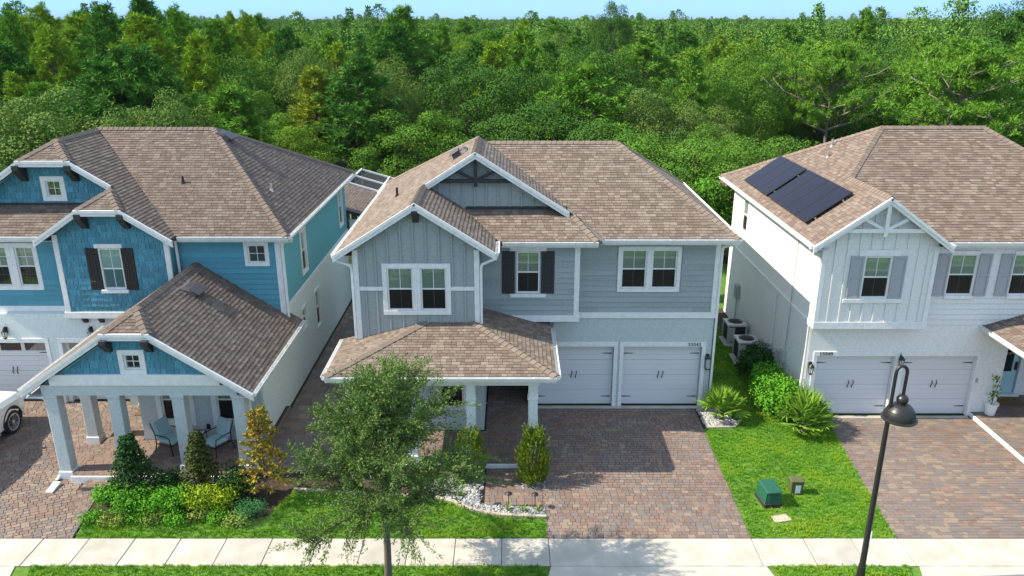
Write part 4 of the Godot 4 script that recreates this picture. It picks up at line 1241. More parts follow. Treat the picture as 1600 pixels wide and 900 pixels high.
	# entry at the right
	wall(h, "entry_wall", face(V(16.3, 0, 0), PI / 2), rect(23.82, 0, 25.0, 3.3), [], M.stucco_white)
	wall(h, "entry_wall", face(V(0, 0, -24.9)), rect(16.2, 0.12, 19, 3.3), [Rect2(16.72, 0.1, 0.98, 2.25)], M.stucco_white)
	var dm := MB.new()
	dm.bbox(V(16.74, 0.2, -24.98), V(17.68, 1.02, -24.93), 0.006)
	dm.bbox(V(16.74, 1.02, -24.98), V(16.9, 2.33, -24.93), 0.006)
	dm.bbox(V(17.5, 1.02, -24.98), V(17.68, 2.33, -24.93), 0.006)
	dm.bbox(V(16.9, 2.18, -24.98), V(17.5, 2.33, -24.931), 0.006)
	var fd := part(h, "front_door", dm.mesh(), M.door_aqua)
	for q in [[V(16.9, 1.02, -24.965), V(17.5, 2.18, -24.955), M.glass, "door_pane"], [V(17.19, 1.02, -24.955), V(17.22, 2.18, -24.94), M.door_aqua, "muntin"], [V(16.9, 1.7, -24.955), V(17.5, 1.73, -24.939), M.door_aqua, "muntin"], [V(16.88, 0.35, -24.93), V(17.54, 0.88, -24.915), M.door_aqua, "panel"], [V(17.57, 1.1, -24.93), V(17.64, 1.4, -24.88), M.iron, "lock_plate"]]:
		boxpart(fd, q[3], q[0], q[1], q[2], 0.003)
	boxpart(h, "door_casing", V(16.56, 0.12, -24.9), V(16.72, 2.45, -24.84), M.trim)
	boxpart(h, "door_casing", V(17.7, 0.12, -24.9), V(17.86, 2.45, -24.84), M.trim)
	boxpart(h, "door_sill", V(16.6, 0.14, -24.93), V(17.82, 0.22, -24.72), M.trim)
	boxpart(h, "porch_slab", V(15.45, 0.0, -24.88), V(20.4, 0.132, -19.6), M.trim, 0.01)
	post(h, V(15.75, 0.13, -20.2), 0.28, 2.97, M.stucco_white)
	boxpart(h, "porch_beam", V(15.6, 2.9, -23.5), V(15.9, 3.1, -20.05), M.trim)
	# services on the side wall
	var c1 := MB.new()
	c1.tube([V(9.7, 0.5, -25.55), V(9.7, 6.0, -25.5)], [0.02], 6)
	part(h, "conduit", c1.mesh(), M.ac_grey)
	var c2 := MB.new()
	c2.tube([V(9.7, 1.2, -27.0), V(9.7, 3.1, -27.02), V(9.74, 3.2, -27.02)], [0.03], 6)
	part(h, "conduit", c2.mesh(), M.trim)
	boxpart(h, "meter_box", V(9.6, 1.15, -25.72), V(9.748, 1.6, -25.42), M.ac_grey)
	boxpart(h, "meter_box", V(9.62, 1.0, -26.2), V(9.748, 1.35, -25.95), M.shutter_grey)
	boxpart(h, "disconnect_box", V(9.6, 0.95, -27.15), V(9.748, 1.25, -26.92), M.ac_grey)
	boxpart(h, "control_box", V(9.58, 1.35, -31.85), V(9.748, 1.95, -31.5), M.shutter_grey)
	var c3 := MB.new()
	c3.tube([V(9.68, 1.35, -31.68), V(9.68, 0.4, -31.68)], [0.03], 6)
	part(h, "conduit", c3.mesh(), M.ac_grey)

# ---------------------------------------------------------------- ground, paving, lawns
func sheet(poly: Array, y: float) -> ArrayMesh:  # a flat convex or simple polygon of [x, z]
	var p2 := PackedVector2Array()
	for q in poly: p2.append(Vector2(q[0], q[1]))
	var m := MB.new()
	var ix := Geometry2D.triangulate_polygon(p2)
	for i in range(0, ix.size(), 3):
		var t := []
		for k in 3: t.append(V(p2[ix[i + k]].x, y, p2[ix[i + k]].y))
		m.tri(t[0], t[1], t[2], Vector3.UP)
	return m.mesh()
var flat_x := Transform3D(Basis(Vector3(1, 0, 0), Vector3(0, 0, -1), Vector3(0, 1, 0)), Vector3.ZERO)
func paver_unit() -> ArrayMesh:
	if not unit_meshes.has("paver"):
		var m := MB.new()
		m.bbox(Vector3(0, -0.05, 0), Vector3(1, 1, 1), 0.045)
		unit_meshes["paver"] = m.mesh()
	return unit_meshes["paver"]
# pavers in rows on a list of convex polygons of [x, z]; pieces of the parent
func pave(parent: Node, polys: Array, y: float, seed_: int, sx: float, sy: float, turn: float, weights: Array, limit: int) -> void:
	var nz := FastNoiseLite.new()
	nz.seed = seed_
	nz.frequency = 0.55
	var X := Transform3D(Basis(Vector3.UP, turn), V(0, y, 0)) * flat_x
	var inv := X.affine_inverse()
	var list := []
	for poly in polys:
		var p2 := PackedVector2Array()
		for q in poly:
			var l: Vector3 = inv * V(q[0], y, q[1])
			p2.append(Vector2(l.x, l.y))
		# rows of two lengths
		var lo := p2[0]
		var hi := p2[0]
		for q in p2:
			lo = Vector2(minf(lo.x, q.x), minf(lo.y, q.y))
			hi = Vector2(maxf(hi.x, q.x), maxf(hi.y, q.y))
		var cc := ccw(p2)
		var yy := lo.y
		while yy < hi.y - 0.01:
			var cx := lo.x - rng.randf() * sx
			while cx < hi.x:
				var w: float = [sx, sx, sy][rng.randi() % 3]
				var r := rect(cx + 0.005, yy + 0.005, cx + w - 0.005, yy + sy - 0.005)
				var p := clipped(r, cc)
				if p.size() > 2 and area(p) > 0.002:
					list.append({poly = p, y0 = yy, e = sy, full = p.size() == 4 and absf(area(p) - area(r)) < 1e-5, tone = paver_tone(nz, weights, cx, yy), x = X, z = rng.randf_range(0.012, 0.018)})
				cx += w
			yy += sy
	var full := []
	var rest := []
	for d in list:
		if d.full:
			d.score = view_score(d)
			full.append(d)
		else: rest.append(d)
	full.sort_custom(func(a, b): return a.score > b.score)
	for i in full.size():
		if i >= limit:
			rest.append(full[i])
			continue
		var d: Dictionary = full[i]
		var p: PackedVector2Array = d.poly
		var a := p[0]
		var b := p[0]
		for q in p:
			a = Vector2(minf(a.x, q.x), minf(a.y, q.y))
			b = Vector2(maxf(b.x, q.x), maxf(b.y, q.y))
		part(parent, "paver", paver_unit(), M["paver%d" % d.tone], X * Transform3D(Basis.from_scale(Vector3(b.x - a.x, b.y - a.y, d.z)), Vector3(a.x, a.y, 0)))
	var m := MB.new()
	for d in rest:
		m.col = M.ptones[d.tone]
		var c := Vector2.ZERO
		for q in d.poly: c += q
		c /= d.poly.size()
		var top := []
		var low := []
		for q in d.poly:
			var s: Vector2 = q + (c - q).normalized() * 0.004
			top.append(X * V(s.x, s.y, d.z))
			low.append(X * V(q.x, q.y, 0.0))
		for i in range(1, top.size() - 1): m.tri(top[0], top[i], top[i + 1], Vector3.UP)
		for i in top.size():
			var j := (i + 1) % top.size()
			m.quad(low[i], low[j], top[j], top[i], (top[i] + top[j]) * 0.5 - X * V(c.x, c.y, 0.0) + Vector3(0, 0.001, 0))
	part(parent, "paver_field", m.mesh(), M.paver_v).set_meta("kind", "stuff")
func paver_tone(nz: FastNoiseLite, weights: Array, cx: float, cy: float) -> int:
	var k := rng.randf()
	if rng.randf() < 0.4: k = clampf(nz.get_noise_2d(cx, cy) * 0.9 + 0.45, 0.0, 0.999)
	var acc := 0.0
	for i in weights.size():
		acc += weights[i]
		if k < acc: return i
	return weights.size() - 1
func inside(p: Vector2, poly: PackedVector2Array) -> bool:
	return Geometry2D.is_point_in_polygon(p, poly)
var tuft_mesh: ArrayMesh
func make_tuft() -> void:
	var m := MB.new()
	rng.seed = 77
	for i in 9:
		var a := rng.randf() * TAU
		var b := V(cos(a), 0, sin(a)) * rng.randf() * 0.035
		var d := (V(cos(a), 0, sin(a)) * rng.randf_range(0.2, 0.9) + Vector3.UP).normalized()
		m.col = Color(rng.randf_range(0.8, 1.2), rng.randf_range(0.85, 1.1), rng.randf_range(0.7, 1.2))
		m.leaf(b, d, d.cross(V(rng.randf() - 0.5, 0.2, rng.randf() - 0.5)).normalized(), rng.randf_range(0.045, 0.085), 0.011)
	tuft_mesh = m.mesh()
func grass(called: String, label: String, poly: Array, y: float, density: float, seed_: int, skip := []) -> void:
	rng.seed = seed_
	var p2 := PackedVector2Array()
	for q in poly: p2.append(Vector2(q[0], q[1]))
	var lo := p2[0]
	var hi := p2[0]
	for q in p2:
		lo = Vector2(minf(lo.x, q.x), minf(lo.y, q.y))
		hi = Vector2(maxf(hi.x, q.x), maxf(hi.y, q.y))
	var nz := FastNoiseLite.new()
	nz.seed = seed_
	nz.frequency = 0.7
	var xs := []
	var cs := []
	var n := int((hi.x - lo.x) * (hi.y - lo.y) * density)
	for i in n:
		var p := Vector2(rng.randf_range(lo.x, hi.x), rng.randf_range(lo.y, hi.y))
		if not inside(p, p2): continue
		var bad := false
		for s in skip:
			if p.distance_to(Vector2(s[0], s[1])) < s[2]: bad = true
		if bad: continue
		var g := nz.get_noise_2d(p.x, p.y)
		var s := rng.randf_range(0.75, 1.25)
		xs.append(Transform3D(Basis(Vector3.UP, rng.randf() * TAU).scaled(V(s, s * (1.0 + 0.3 * g), s)), V(p.x, y, p.y)))
		var k := clampf(g * 1.7 + 0.1 + rng.randfn(0, 0.28), -0.8, 1.0)
		var c := Color(0.16, 0.36, 0.026).lerp(Color(0.31, 0.44, 0.035), k) if k > 0 else Color(0.16, 0.36, 0.026).lerp(Color(0.085, 0.23, 0.022), -k)
		cs.append(c)
	var mm := MultiMesh.new()
	mm.transform_format = MultiMesh.TRANSFORM_3D
	mm.use_colors = true
	mm.mesh = tuft_mesh
	mm.instance_count = xs.size()
	for i in xs.size():
		mm.set_instance_transform(i, xs[i])
		mm.set_instance_color(i, cs[i])
	var o := MultiMeshInstance3D.new()
	o.name = numbered(called)
	o.multimesh = mm
	o.material_override = M.blade
	add_child(o)
	o.set_meta("kind", "stuff")
	o.set_meta("label", label)
	o.set_meta("category", "grass")
func ground() -> void:
	var g := MB.new()
	g.quad(V(-2600, -0.03, 400), V(2600, -0.03, 400), V(2600, -0.03, -3000), V(-2600, -0.03, -3000), Vector3.UP)
	setting("ground", g.mesh(), M.forest_floor)
	# road with kerbs, mostly under the camera
	var rd := MB.new()
	rd.box(V(-60, -0.16, -14.0), V(60, -0.012, -7.0))
	setting("road", rd.mesh(), M.asphalt)
	for z in [-14.35, -7.0]:
		var kb := MB.new()
		kb.bbox(V(-60, -0.1, z), V(60, 0.03 if z < -10 else 0.09, z + 0.35), 0.03)
		setting("kerb", kb.mesh(), M.concrete2)
	setting("verge_across", sheet([[-60, -6.6], [60, -6.6], [60, 30], [-60, 30]], -0.008), M.turf)
	# pavement: each slab between the joints
	var sb := MB.new()
	sb.box(V(-26, -0.12, -16.98), V(26, -0.004, -15.9))
	var sw := setting("sidewalk", sb.mesh(), M.joint)
	var xs := [-22.74]
	while xs[-1] < 0.5: xs.append(xs[-1] + 1.183)
	xs[-1] = 0.94
	xs.append_array([6.18, 7.52, 8.75, 9.95])
	while xs[-1] < 23: xs.append(xs[-1] + (5.3 if xs[-1] < 11 else 1.2))
	for i in xs.size() - 1:
		var m := MB.new()
		m.bbox(V(xs[i] + 0.007, -0.06, -16.975), V(xs[i + 1] - 0.007, 0.012 + 0.003 * ((i * 5) % 3), -15.905), 0.012)
		part(sw, "slab", m.mesh(), [M.concrete, M.concrete2, M.concrete, M.concrete3][(i * 5 + i / 3) % 4])
	# aprons from pavement to road
	for a in [[0.96, 6.25, 0.6, 6.6], [10.0, 15.4, 9.6, 15.9], [-17.9, -12.2, -18.3, -11.8]]:
		var m := MB.new()
		m.prism([V(a[0], 0.006, -15.89), V(a[1], 0.006, -15.89), V(a[3], -0.004, -14.36), V(a[2], -0.004, -14.36)], V(0, -0.1, 0))
		setting("driveway_apron", m.mesh(), M.concrete)
	# verge strips by the kerb
	setting("verge", sheet([[-26, -15.9], [26, -15.9], [26, -14.34], [-26, -14.34]], -0.02), M.turf)
	for a in [[-11.8, 0.9], [6.35, 9.75], [-26, -18.2], [15.5, 26]]:
		var m := MB.new()
		m.prism([V(a[0], 0.0, -15.9), V(a[1], 0.0, -15.9), V(a[1] - 0.35, 0.0, -14.36), V(a[0] + 0.35, 0.0, -14.36)], V(0, -0.1, 0))
		setting("verge", m.mesh(), M.turf)
		if a[0] > -15 and a[0] < 10:
			grass("grass", "mown grass strip between the pavement and the kerb, %s" % ("left of the grey driveway" if a[0] < 0 else "by the street lamp"), [[a[0], -15.92], [a[1], -15.92], [a[1] - 0.35, -14.4], [a[0] + 0.35, -14.4]], 0.0, 330, 21 + int(a[1]))
	# driveways
	rng.seed = 5
	var d1 := setting("driveway", sheet([[0.86, -16.99], [6.2, -16.99], [6.3, -24.1], [0.86, -24.1]], 0.0), M.sand)
	pave(d1, [[[0.92, -16.99], [6.18, -16.99], [6.28, -24.1], [0.86, -24.1], [0.86, -18.0]]], 0.0, 4, 0.205, 0.135, 0.0, [0.27, 0.23, 0.18, 0.08, 0.19, 0.05], 300)
	var d2 := setting("driveway", sheet([[-21, -16.99], [-11.36, -16.99], [-11.7, -19.1], [-12.72, -19.5], [-12.72, -24.62], [-21, -24.62]], 0.0), M.sand)
	pave(d2, [[[-21, -16.99], [-11.38, -16.99], [-11.72, -19.15], [-21, -19.15]], [[-21, -19.16], [-12.4, -19.16], [-12.4, -19.5], [-21, -19.5]], [[-21, -19.51], [-12.74, -19.51], [-12.74, -24.62], [-21, -24.62]]], 0.0, 14, 0.215, 0.14, 0.42, [0.28, 0.2, 0.14, 0.18, 0.2, 0.0], 300)
	var d3 := setting("driveway", sheet([[9.92, -16.99], [16.2, -16.99], [15.44, -20.0], [15.44, -23.4], [10.5, -23.4]], 0.0), M.sand)
	pave(d3, [[[9.92, -16.99], [15.4, -16.99], [15.44, -23.4], [10.55, -23.4]], [[15.45, -16.99], [19, -16.99], [19, -19.6], [15.45, -19.6]]], 0.0, 24, 0.27, 0.125, 0.0, [0.13, 0.15, 0.29, 0.13, 0.30, 0.0], 300)
	# entry walk of the grey house, up to its step
	var ew := setting("entry_walk", sheet([[-0.78, -20.3], [-0.78, -18.3], [0.85, -18.3], [0.85, -20.3]], 0.0), M.sand)
	pave(ew, [[[-0.76, -20.3], [-0.76, -18.45], [0.85, -18.45], [0.85, -20.3]]], 0.0, 31, 0.225, 0.15, 0.0, [0.34, 0.2, 0.16, 0.12, 0.12, 0.06], 300)
	# porch floors
	var pf := setting("porch_floor", sheet([[-4.95, -24.25], [0.83, -24.25], [0.83, -20.36], [-4.95, -20.36]], 0.134), M.sand)
	pave(pf, [[[-4.95, -22.3], [0.83, -22.3], [0.83, -20.36], [-4.95, -20.36]], [[-0.84, -26], [0.55, -26], [0.55, -22.3], [-0.84, -22.3]]], 0.134, 33, 0.225, 0.15, 0.0, [0.32, 0.24, 0.2, 0.06, 0.12, 0.06], 300)
	var pb := setting("porch_floor", sheet([[-12.68, -23.85], [-7.58, -23.85], [-7.58, -19.56], [-12.68, -19.56]], 0.234), M.sand)
	pave(pb, [[[-12.68, -21.55], [-7.58, -21.55], [-7.58, -19.56], [-12.68, -19.56]], [[-12.68, -23.8], [-11.55, -23.8], [-11.55, -21.55], [-12.68, -21.55]]], 0.234, 35, 0.24, 0.16, 0.3, [0.38, 0.22, 0.1, 0.2, 0.1, 0.0], 300)
	var pw := setting("porch_floor", sheet([[15.5, -24.85], [20.3, -24.85], [20.3, -19.65], [15.5, -19.65]], 0.134), M.sand)
	pave(pw, [[[15.5, -24.85], [19.3, -24.85], [19.3, -19.65], [15.5, -19.65]]], 0.134, 37, 0.29, 0.14, 0.0, [0.12, 0.12, 0.3, 0.2, 0.26, 0.0], 300)
	# step of the blue porch
	var st := MB.new()
	st.bbox(V(-12.25, 0, -19.5), V(-10.6, 0.13, -19.12), 0.01)
	var stp := setting("porch_step", st.mesh(), M.paver1)
	pave(stp, [[[-12.24, -19.5], [-10.62, -19.5], [-10.62, -19.13], [-12.24, -19.13]]], 0.131, 39, 0.24, 0.12, 0.0, [0.3, 0.2, 0.1, 0.3, 0.1, 0.0], 300)
	# walk between the blue and the grey house
	var sd := setting("side_walk", sheet([[-7.62, -36], [-4.8, -36], [-4.8, -22.8], [-5.1, -22.8], [-5.1, -20.2], [-7.62, -20.2]], 0.0), M.sand)
	pave(sd, [[[-7.6, -36], [-4.85, -36], [-4.85, -22.8], [-7.6, -22.8]], [[-7.6, -22.8], [-5.15, -22.8], [-5.15, -20.2], [-7.6, -20.2]]], 0.0, 41, 0.4, 0.3, 0.0, [0.06, 0.2, 0.26, 0.1, 0.18, 0.2], 200)
	# lawns and beds
	var lawn_l := [[-11.3, -17.0], [0.9, -17.0], [0.95, -17.88], [-0.3, -17.95], [-1.0, -18.15], [-1.6, -18.55], [-2.2, -18.8], [-4.5, -19.0], [-6.2, -19.2], [-6.6, -17.95], [-7.3, -17.7], [-11.5, -18.0]]
	setting("lawn", sheet(lawn_l, 0.002), M.turf)
	grass("grass", "bright green lawn in front of the grey house's rock bed", lawn_l, 0.002, 340, 51, [[-6.9, -17.75, 0.5]])
	setting("planting_bed", sheet([[-11.72, -19.1], [-11.5, -18.0], [-7.3, -17.7], [-6.6, -17.95], [-6.2, -19.2], [-2.2, -18.8], [-1.6, -18.55], [-0.8, -18.1], [-0.78, -20.3], [-5.0, -20.3], [-5.1, -20.2], [-7.5, -20.2], [-7.52, -19.52], [-10.6, -19.52], [-10.6, -19.1]], -0.006), M.soil)
	setting("planting_bed", sheet([[-0.82, -18.48], [-0.8, -18.05], [-0.3, -17.95], [0.95, -17.88], [0.95, -18.3], [-0.78, -18.46]], -0.004), M.soil)
	var lawn_r := [[6.18, -16.99], [9.92, -16.99], [10.55, -23.4], [9.74, -23.5], [9.6, -23.6], [9.0, -24.2], [9.0, -34], [6.8, -34], [6.8, -24.4], [7.6, -23.2], [7.3, -22.75], [6.26, -22.7]]
	setting("lawn", sheet(lawn_r, 0.002), M.turf)
	grass("grass", "bright green lawn around the green utility box", lawn_r, 0.002, 330, 53, [[7.13, -18.6, 0.38], [8.02, -19.05, 0.2], [7.23, -17.82, 0.28]])
	setting("planting_bed", sheet([[6.28, -24.3], [6.26, -22.7], [7.3, -22.75], [7.6, -23.2], [6.85, -24.4]], -0.004), M.soil)
	setting("planting_bed", sheet([[9.0, -24.2], [9.0, -34], [9.74, -34], [9.74, -23.55], [9.6, -23.6]], -0.004), M.soil)
	setting("back_yard", sheet([[-26, -36], [-4.7, -36], [-4.7, -32.6], [26, -32.6], [26, -41], [-26, -41]], -0.01), M.turf)
func pebbles(called: String, label: String, poly: Array, n: int, cols: Array, s0: float, s1: float, seed_: int) -> void:
	rng.seed = seed_
	var p2 := PackedVector2Array()
	for q in poly: p2.append(Vector2(q[0], q[1]))
	var lo := p2[0]
	var hi := p2[0]
	for q in p2:
		lo = Vector2(minf(lo.x, q.x), minf(lo.y, q.y))
		hi = Vector2(maxf(hi.x, q.x), maxf(hi.y, q.y))
	var m := MB.new()
	m.lathe([Vector2(0, -0.7), Vector2(0.7, -0.6), Vector2(1, 0), Vector2(0.75, 0.55), Vector2(0, 0.75)], 7)
	var mesh := m.mesh()
	var xs := []
	while xs.size() < n:
		var p := Vector2(rng.randf_range(lo.x, hi.x), rng.randf_range(lo.y, hi.y))
		if not inside(p, p2): continue
		var s := rng.randf_range(s0, s1)
		xs.append(Transform3D(Basis.from_euler(V(rng.randf() - 0.5, rng.randf() * TAU, rng.randf() - 0.5)) * Basis.from_scale(V(s, s * 0.6, s * rng.randf_range(0.6, 1.0))), V(p.x, rng.randf_range(0.0, 0.03), p.y)))
	var mm := MultiMesh.new()
	mm.transform_format = MultiMesh.TRANSFORM_3D
	mm.use_colors = true
	mm.mesh = mesh
	mm.instance_count = n
	for i in n:
		mm.set_instance_transform(i, xs[i])
		mm.set_instance_color(i, cols[rng.randi() % cols.size()] * rng.randf_range(0.8, 1.15))
	var o := MultiMeshInstance3D.new()
	o.name = numbered(called)
	o.multimesh = mm
	o.material_override = M.pebble
	add_child(o)
	o.set_meta("kind", "stuff")
	o.set_meta("label", label)
	o.set_meta("category", "pebbles")
func edging(pts: Array, label: String) -> void:
	var t := thing("bed_edging", label, "edging", V(pts[0][0], 0, pts[0][1]))
	for i in pts.size() - 1:
		var a := V(pts[i][0], 0, pts[i][1])
		var b := V(pts[i + 1][0], 0, pts[i + 1][1])
		var n := maxi(1, int(a.distance_to(b) / 0.28))
		for k in n:
			var p := a.lerp(b, float(k) / n)
			var q := a.lerp(b, float(k + 1) / n)
			var d := (q - p).normalized() * 0.006
			var m := MB.new()
			m.bar(p + d + V(0, 0.03, 0), q - d + V(0, 0.03, 0), 0.09, 0.1)
			part(t, "edging_block", m.mesh(), M.edging)

# ---------------------------------------------------------------- plants
func rdir() -> Vector3:
	var z := rng.randf_range(-1, 1)
	var a := rng.randf() * TAU
	var r := sqrt(1 - z * z)
	return V(r * cos(a), z, r * sin(a))
func tint(spread: float) -> Color:
	var k := rng.randf_range(1.0 - spread, 1.0 + spread)
	var w := rng.randf_range(-0.12, 0.16)
	return Color(k * (1.0 + w), k, k * (1.0 - w))
# leaves scattered through the outer part of a lobe
func lobe(m: MB, c: Vector3, r: Vector3, n: int, l: float, w: float, spread := 0.3, rough := 0.8) -> void:
	var shade := tint(0.1)
	for i in n:
		var d := rdir()
		if d.y < -0.35 and rng.randf() < 0.6: d.y = -d.y
		var p := c + d * r * (1.18 - 0.75 * rng.randf() * rng.randf() - 0.2 * rng.randf())
		var nn := (d + rdir() * rough + Vector3.UP * 0.25).normalized()
		var o := nn.cross(rdir()).normalized()
		var s := nn.cross(o)
		m.col = tint(spread) * shade
		m.leaf(p - o * l * 0.5, o, s, l * rng.randf_range(0.7, 1.3), w * rng.randf_range(0.8, 1.2))
func limb(m: MB, a: Vector3, b: Vector3, r0: float, r1: float, bend: float, sides := 6) -> Array:
	var pts := []
	var rr := []
	var off := V(rng.randf_range(-1, 1), rng.randf_range(-0.3, 0.6), rng.randf_range(-1, 1)) * bend
	for i in 5:
		var u := i / 4.0
		pts.append(a.lerp(b, u) + off * sin(u * PI) + rdir() * bend * 0.12 * (1.0 if i in [1, 2, 3] else 0.0))
		rr.append(lerpf(r0, r1, u))
	m.tube(pts, rr, sides, false)
	return pts
# a broadleaf tree of unit proportions: h high, r crown radius; returns [trunk, crown]
func broadleaf(seed_: int, h: float, r: float, base: float, lobes: int, per: int, leaf_l: float, leaf_w: float) -> Array:
	rng.seed = seed_
	var t := MB.new()
	var c := MB.new()
	var lean := V(rng.randf_range(-0.3, 0.3), 0, rng.randf_range(-0.3, 0.3))
	limb(t, V(0, -0.1, 0), V(0, h * base * 1.1, 0) + lean, h * 0.028, h * 0.018, 0.1, 8)
	var mid := (h * base + h) * 0.5
	var ry := h * (1.0 - base) * 0.5
	var ga := PI * (3.0 - sqrt(5.0))
	for i in lobes:
		var y := 1.0 - (i + 0.5) / lobes * 1.72
		var a := ga * i + rng.randf_range(-0.4, 0.4)
		var q := sqrt(maxf(0.0, 1.0 - y * y))
		var k := rng.randf_range(0.66, 1.1)
		var p := V(cos(a) * q * r * k, mid + y * ry * k, sin(a) * q * r * k) + lean
		var s := r * rng.randf_range(0.2, 0.36)
		lobe(c, p, V(s, s * rng.randf_range(0.6, 0.85), s), per, leaf_l, leaf_w, 0.2)
		if i % 2 == 0: limb(t, V(0, h * base * rng.randf_range(0.8, 1.1), 0) + lean, p, h * 0.010, h * 0.003, r * 0.1, 5)
	return [t.mesh(), c.mesh()]
func tuft(m: MB, p: Vector3, d: Vector3, n: int, l: float, w: float) -> void:  # a brush of needles
	var shade := tint(0.14)
	for i in n:
		var o := (d * 0.6 + rdir()).normalized()
		m.col = tint(0.25) * shade
		var nn := (o.cross(rdir()).normalized() * 0.8 + Vector3.UP * 0.5 + o * 0.01).normalized()
		m.leaf(p + rdir() * l * 0.35, o, nn.cross(o).normalized(), l * rng.randf_range(0.7, 1.2), w)
# a pine: clear trunk, whorls of limbs with brushes of needles; taper 0 flat-topped, 1 conical
func pine(seed_: int, h: float, r: float, clear: float, taper: float, limbs: int, per: int, nl: float, nw: float) -> Array:
	rng.seed = seed_
	var t := MB.new()
	var c := MB.new()
	var lean := V(rng.randf_range(-0.4, 0.4), 0, rng.randf_range(-0.4, 0.4))
	limb(t, V(0, -0.1, 0), V(0, h * 0.97, 0) + lean, h * 0.019, h * 0.004, 0.12, 7)
	for i in limbs:
		var u := (i + rng.randf()) / limbs
		var y := h * lerpf(clear, 0.97, u)
		var a := i * 2.4 + rng.randf_range(-0.5, 0.5)
		var prof := lerpf(sin(clampf(0.25 + u * 0.8, 0, 1) * PI) * 1.0 + 0.15, 1.0 - 0.92 * u, taper)
		var L := r * prof * rng.randf_range(0.55, 1.12) + 0.25
		var from := V(0, y, 0) + lean * (y / h)
		var to := from + V(cos(a) * L, L * rng.randf_range(0.12, 0.5), sin(a) * L)
		if r > 4.0:  # spreading crown: limbs fork into flat pads of needles
			var pts := limb(t, from, to, h * 0.008 * (1.2 - u), h * 0.0025, L * 0.12, 6)
			for j in 5:
				var f: Vector3 = pts[1 + j % 4]
				var g := f + V(rng.randf_range(-1, 1), rng.randf_range(0.15, 0.7), rng.randf_range(-1, 1)) * L * 0.3 + (to - from).normalized() * L * 0.12
				limb(t, f, g, h * 0.004, h * 0.0015, L * 0.04, 4)
				for q in 7: tuft(c, g + V(rng.randf_range(-1, 1) * 0.6, rng.randf_range(-0.25, 0.3), rng.randf_range(-1, 1) * 0.6), Vector3.UP * 0.7, per, nl, nw)
			continue
		limb(t, from, to, h * 0.0065 * (1.2 - u), h * 0.002, L * 0.1, 4)
		var k := 2 + int(L / 0.5)
		for j in k:
			var f := lerpf(0.3, 1.05, (j + 0.6) / k)
			tuft(c, from.lerp(to, f) + rdir() * (L * 0.1 + 0.08), (to - from).normalized() * 0.5 + Vector3.UP * 0.4, per, nl, nw)
	tuft(c, V(0, h * 0.97, 0) + lean, Vector3.UP, per * 2, nl, nw)
	return [t.mesh(), c.mesh()]
func bush(called: String, label: String, cat: String, at: Vector3, size: Vector3, lobes: int, per: int, l: float, w: float, mt: Material, seed_: int, group := "", cone := 0.0) -> Node3D:
	rng.seed = seed_
	var o := thing(called, label, cat, at, group)
	var m := MB.new()
	var t := MB.new()
	for i in lobes:
		var u := (i + 0.5) / lobes
		var a := i * 2.4 + rng.randf_range(-0.3, 0.3)
		var k := sqrt(rng.randf()) if cone <= 0.0 else 1.0
		var y := size.y * (rng.randf_range(0.3, 0.78) if cone <= 0.0 else lerpf(0.12, 0.9, u))
		var sh := 1.0 if cone <= 0.0 else lerpf(1.0, 0.12, pow(u, cone))
		var p := V(cos(a) * size.x * 0.5 * k * sh * 0.72, y, sin(a) * size.z * 0.5 * k * sh * 0.72)
		var s := minf(size.x, size.z) * (0.26 if cone <= 0.0 else 0.2 * sh + 0.06) * rng.randf_range(0.8, 1.25)
		lobe(m, p, V(s, s * 0.9, s), per, l, w, 0.32)
		t.tube([V(p.x * 0.15, -0.02, p.z * 0.15), V(p.x * 0.6, y * 0.6, p.z * 0.6), p], [0.014, 0.01, 0.005], 4, false)
	bit(o, "stems", t.mesh(), M.bark)
	bit(o, "foliage", m.mesh(), mt)
	return o
func fan_palm(label: String, at: Vector3, n: int, reach: float, seed_: int, group: String) -> void:
	rng.seed = seed_
	var o := thing("fan_palm", label, "palm", at, group)
	var t := MB.new()
	t.tube([V(0, -0.05, 0), V(0.02, 0.2, 0), V(0, 0.38, 0.02)], [0.13, 0.11, 0.08], 8)
	bit(o, "trunk", t.mesh(), M.bark)
	for i in n:
		var a := i * 2.399 + rng.randf_range(-0.2, 0.2)
		var el := lerpf(1.35, 0.1, float(i) / n) + rng.randf_range(-0.1, 0.1)
		var d := V(cos(a) * cos(el), sin(el), sin(a) * cos(el))
		var L := reach * rng.randf_range(0.5, 0.75)
		var hub := V(0, 0.33, 0) + d * L
		var m := MB.new()
		m.col = Color(0.9, 0.9, 0.8)
		m.tube([V(0, 0.33, 0), V(0, 0.33, 0).lerp(hub, 0.5) + V(0, 0.05, 0), hub], [0.014, 0.011, 0.008], 4, false)
		var side := d.cross(Vector3.UP).normalized()
		var up := side.cross(d).normalized()
		for k in 17:
			var th := (k - 8) / 8.0 * 1.75
			var o2 := (d * cos(th) + side * sin(th) - Vector3.UP * 0.18 * absf(th) + up * 0.1).normalized()
			m.col = tint(0.18)
			m.leaf(hub, o2, (side * cos(th) - d * sin(th) + up * 0.5 * (1 if k % 2 == 0 else -1)).normalized(), reach * 0.6 * rng.randf_range(0.8, 1.05) * (1.0 - 0.25 * absf(th) / 1.75), 0.06)
		bit(o, "frond", m.mesh(), M.leaf_palm)
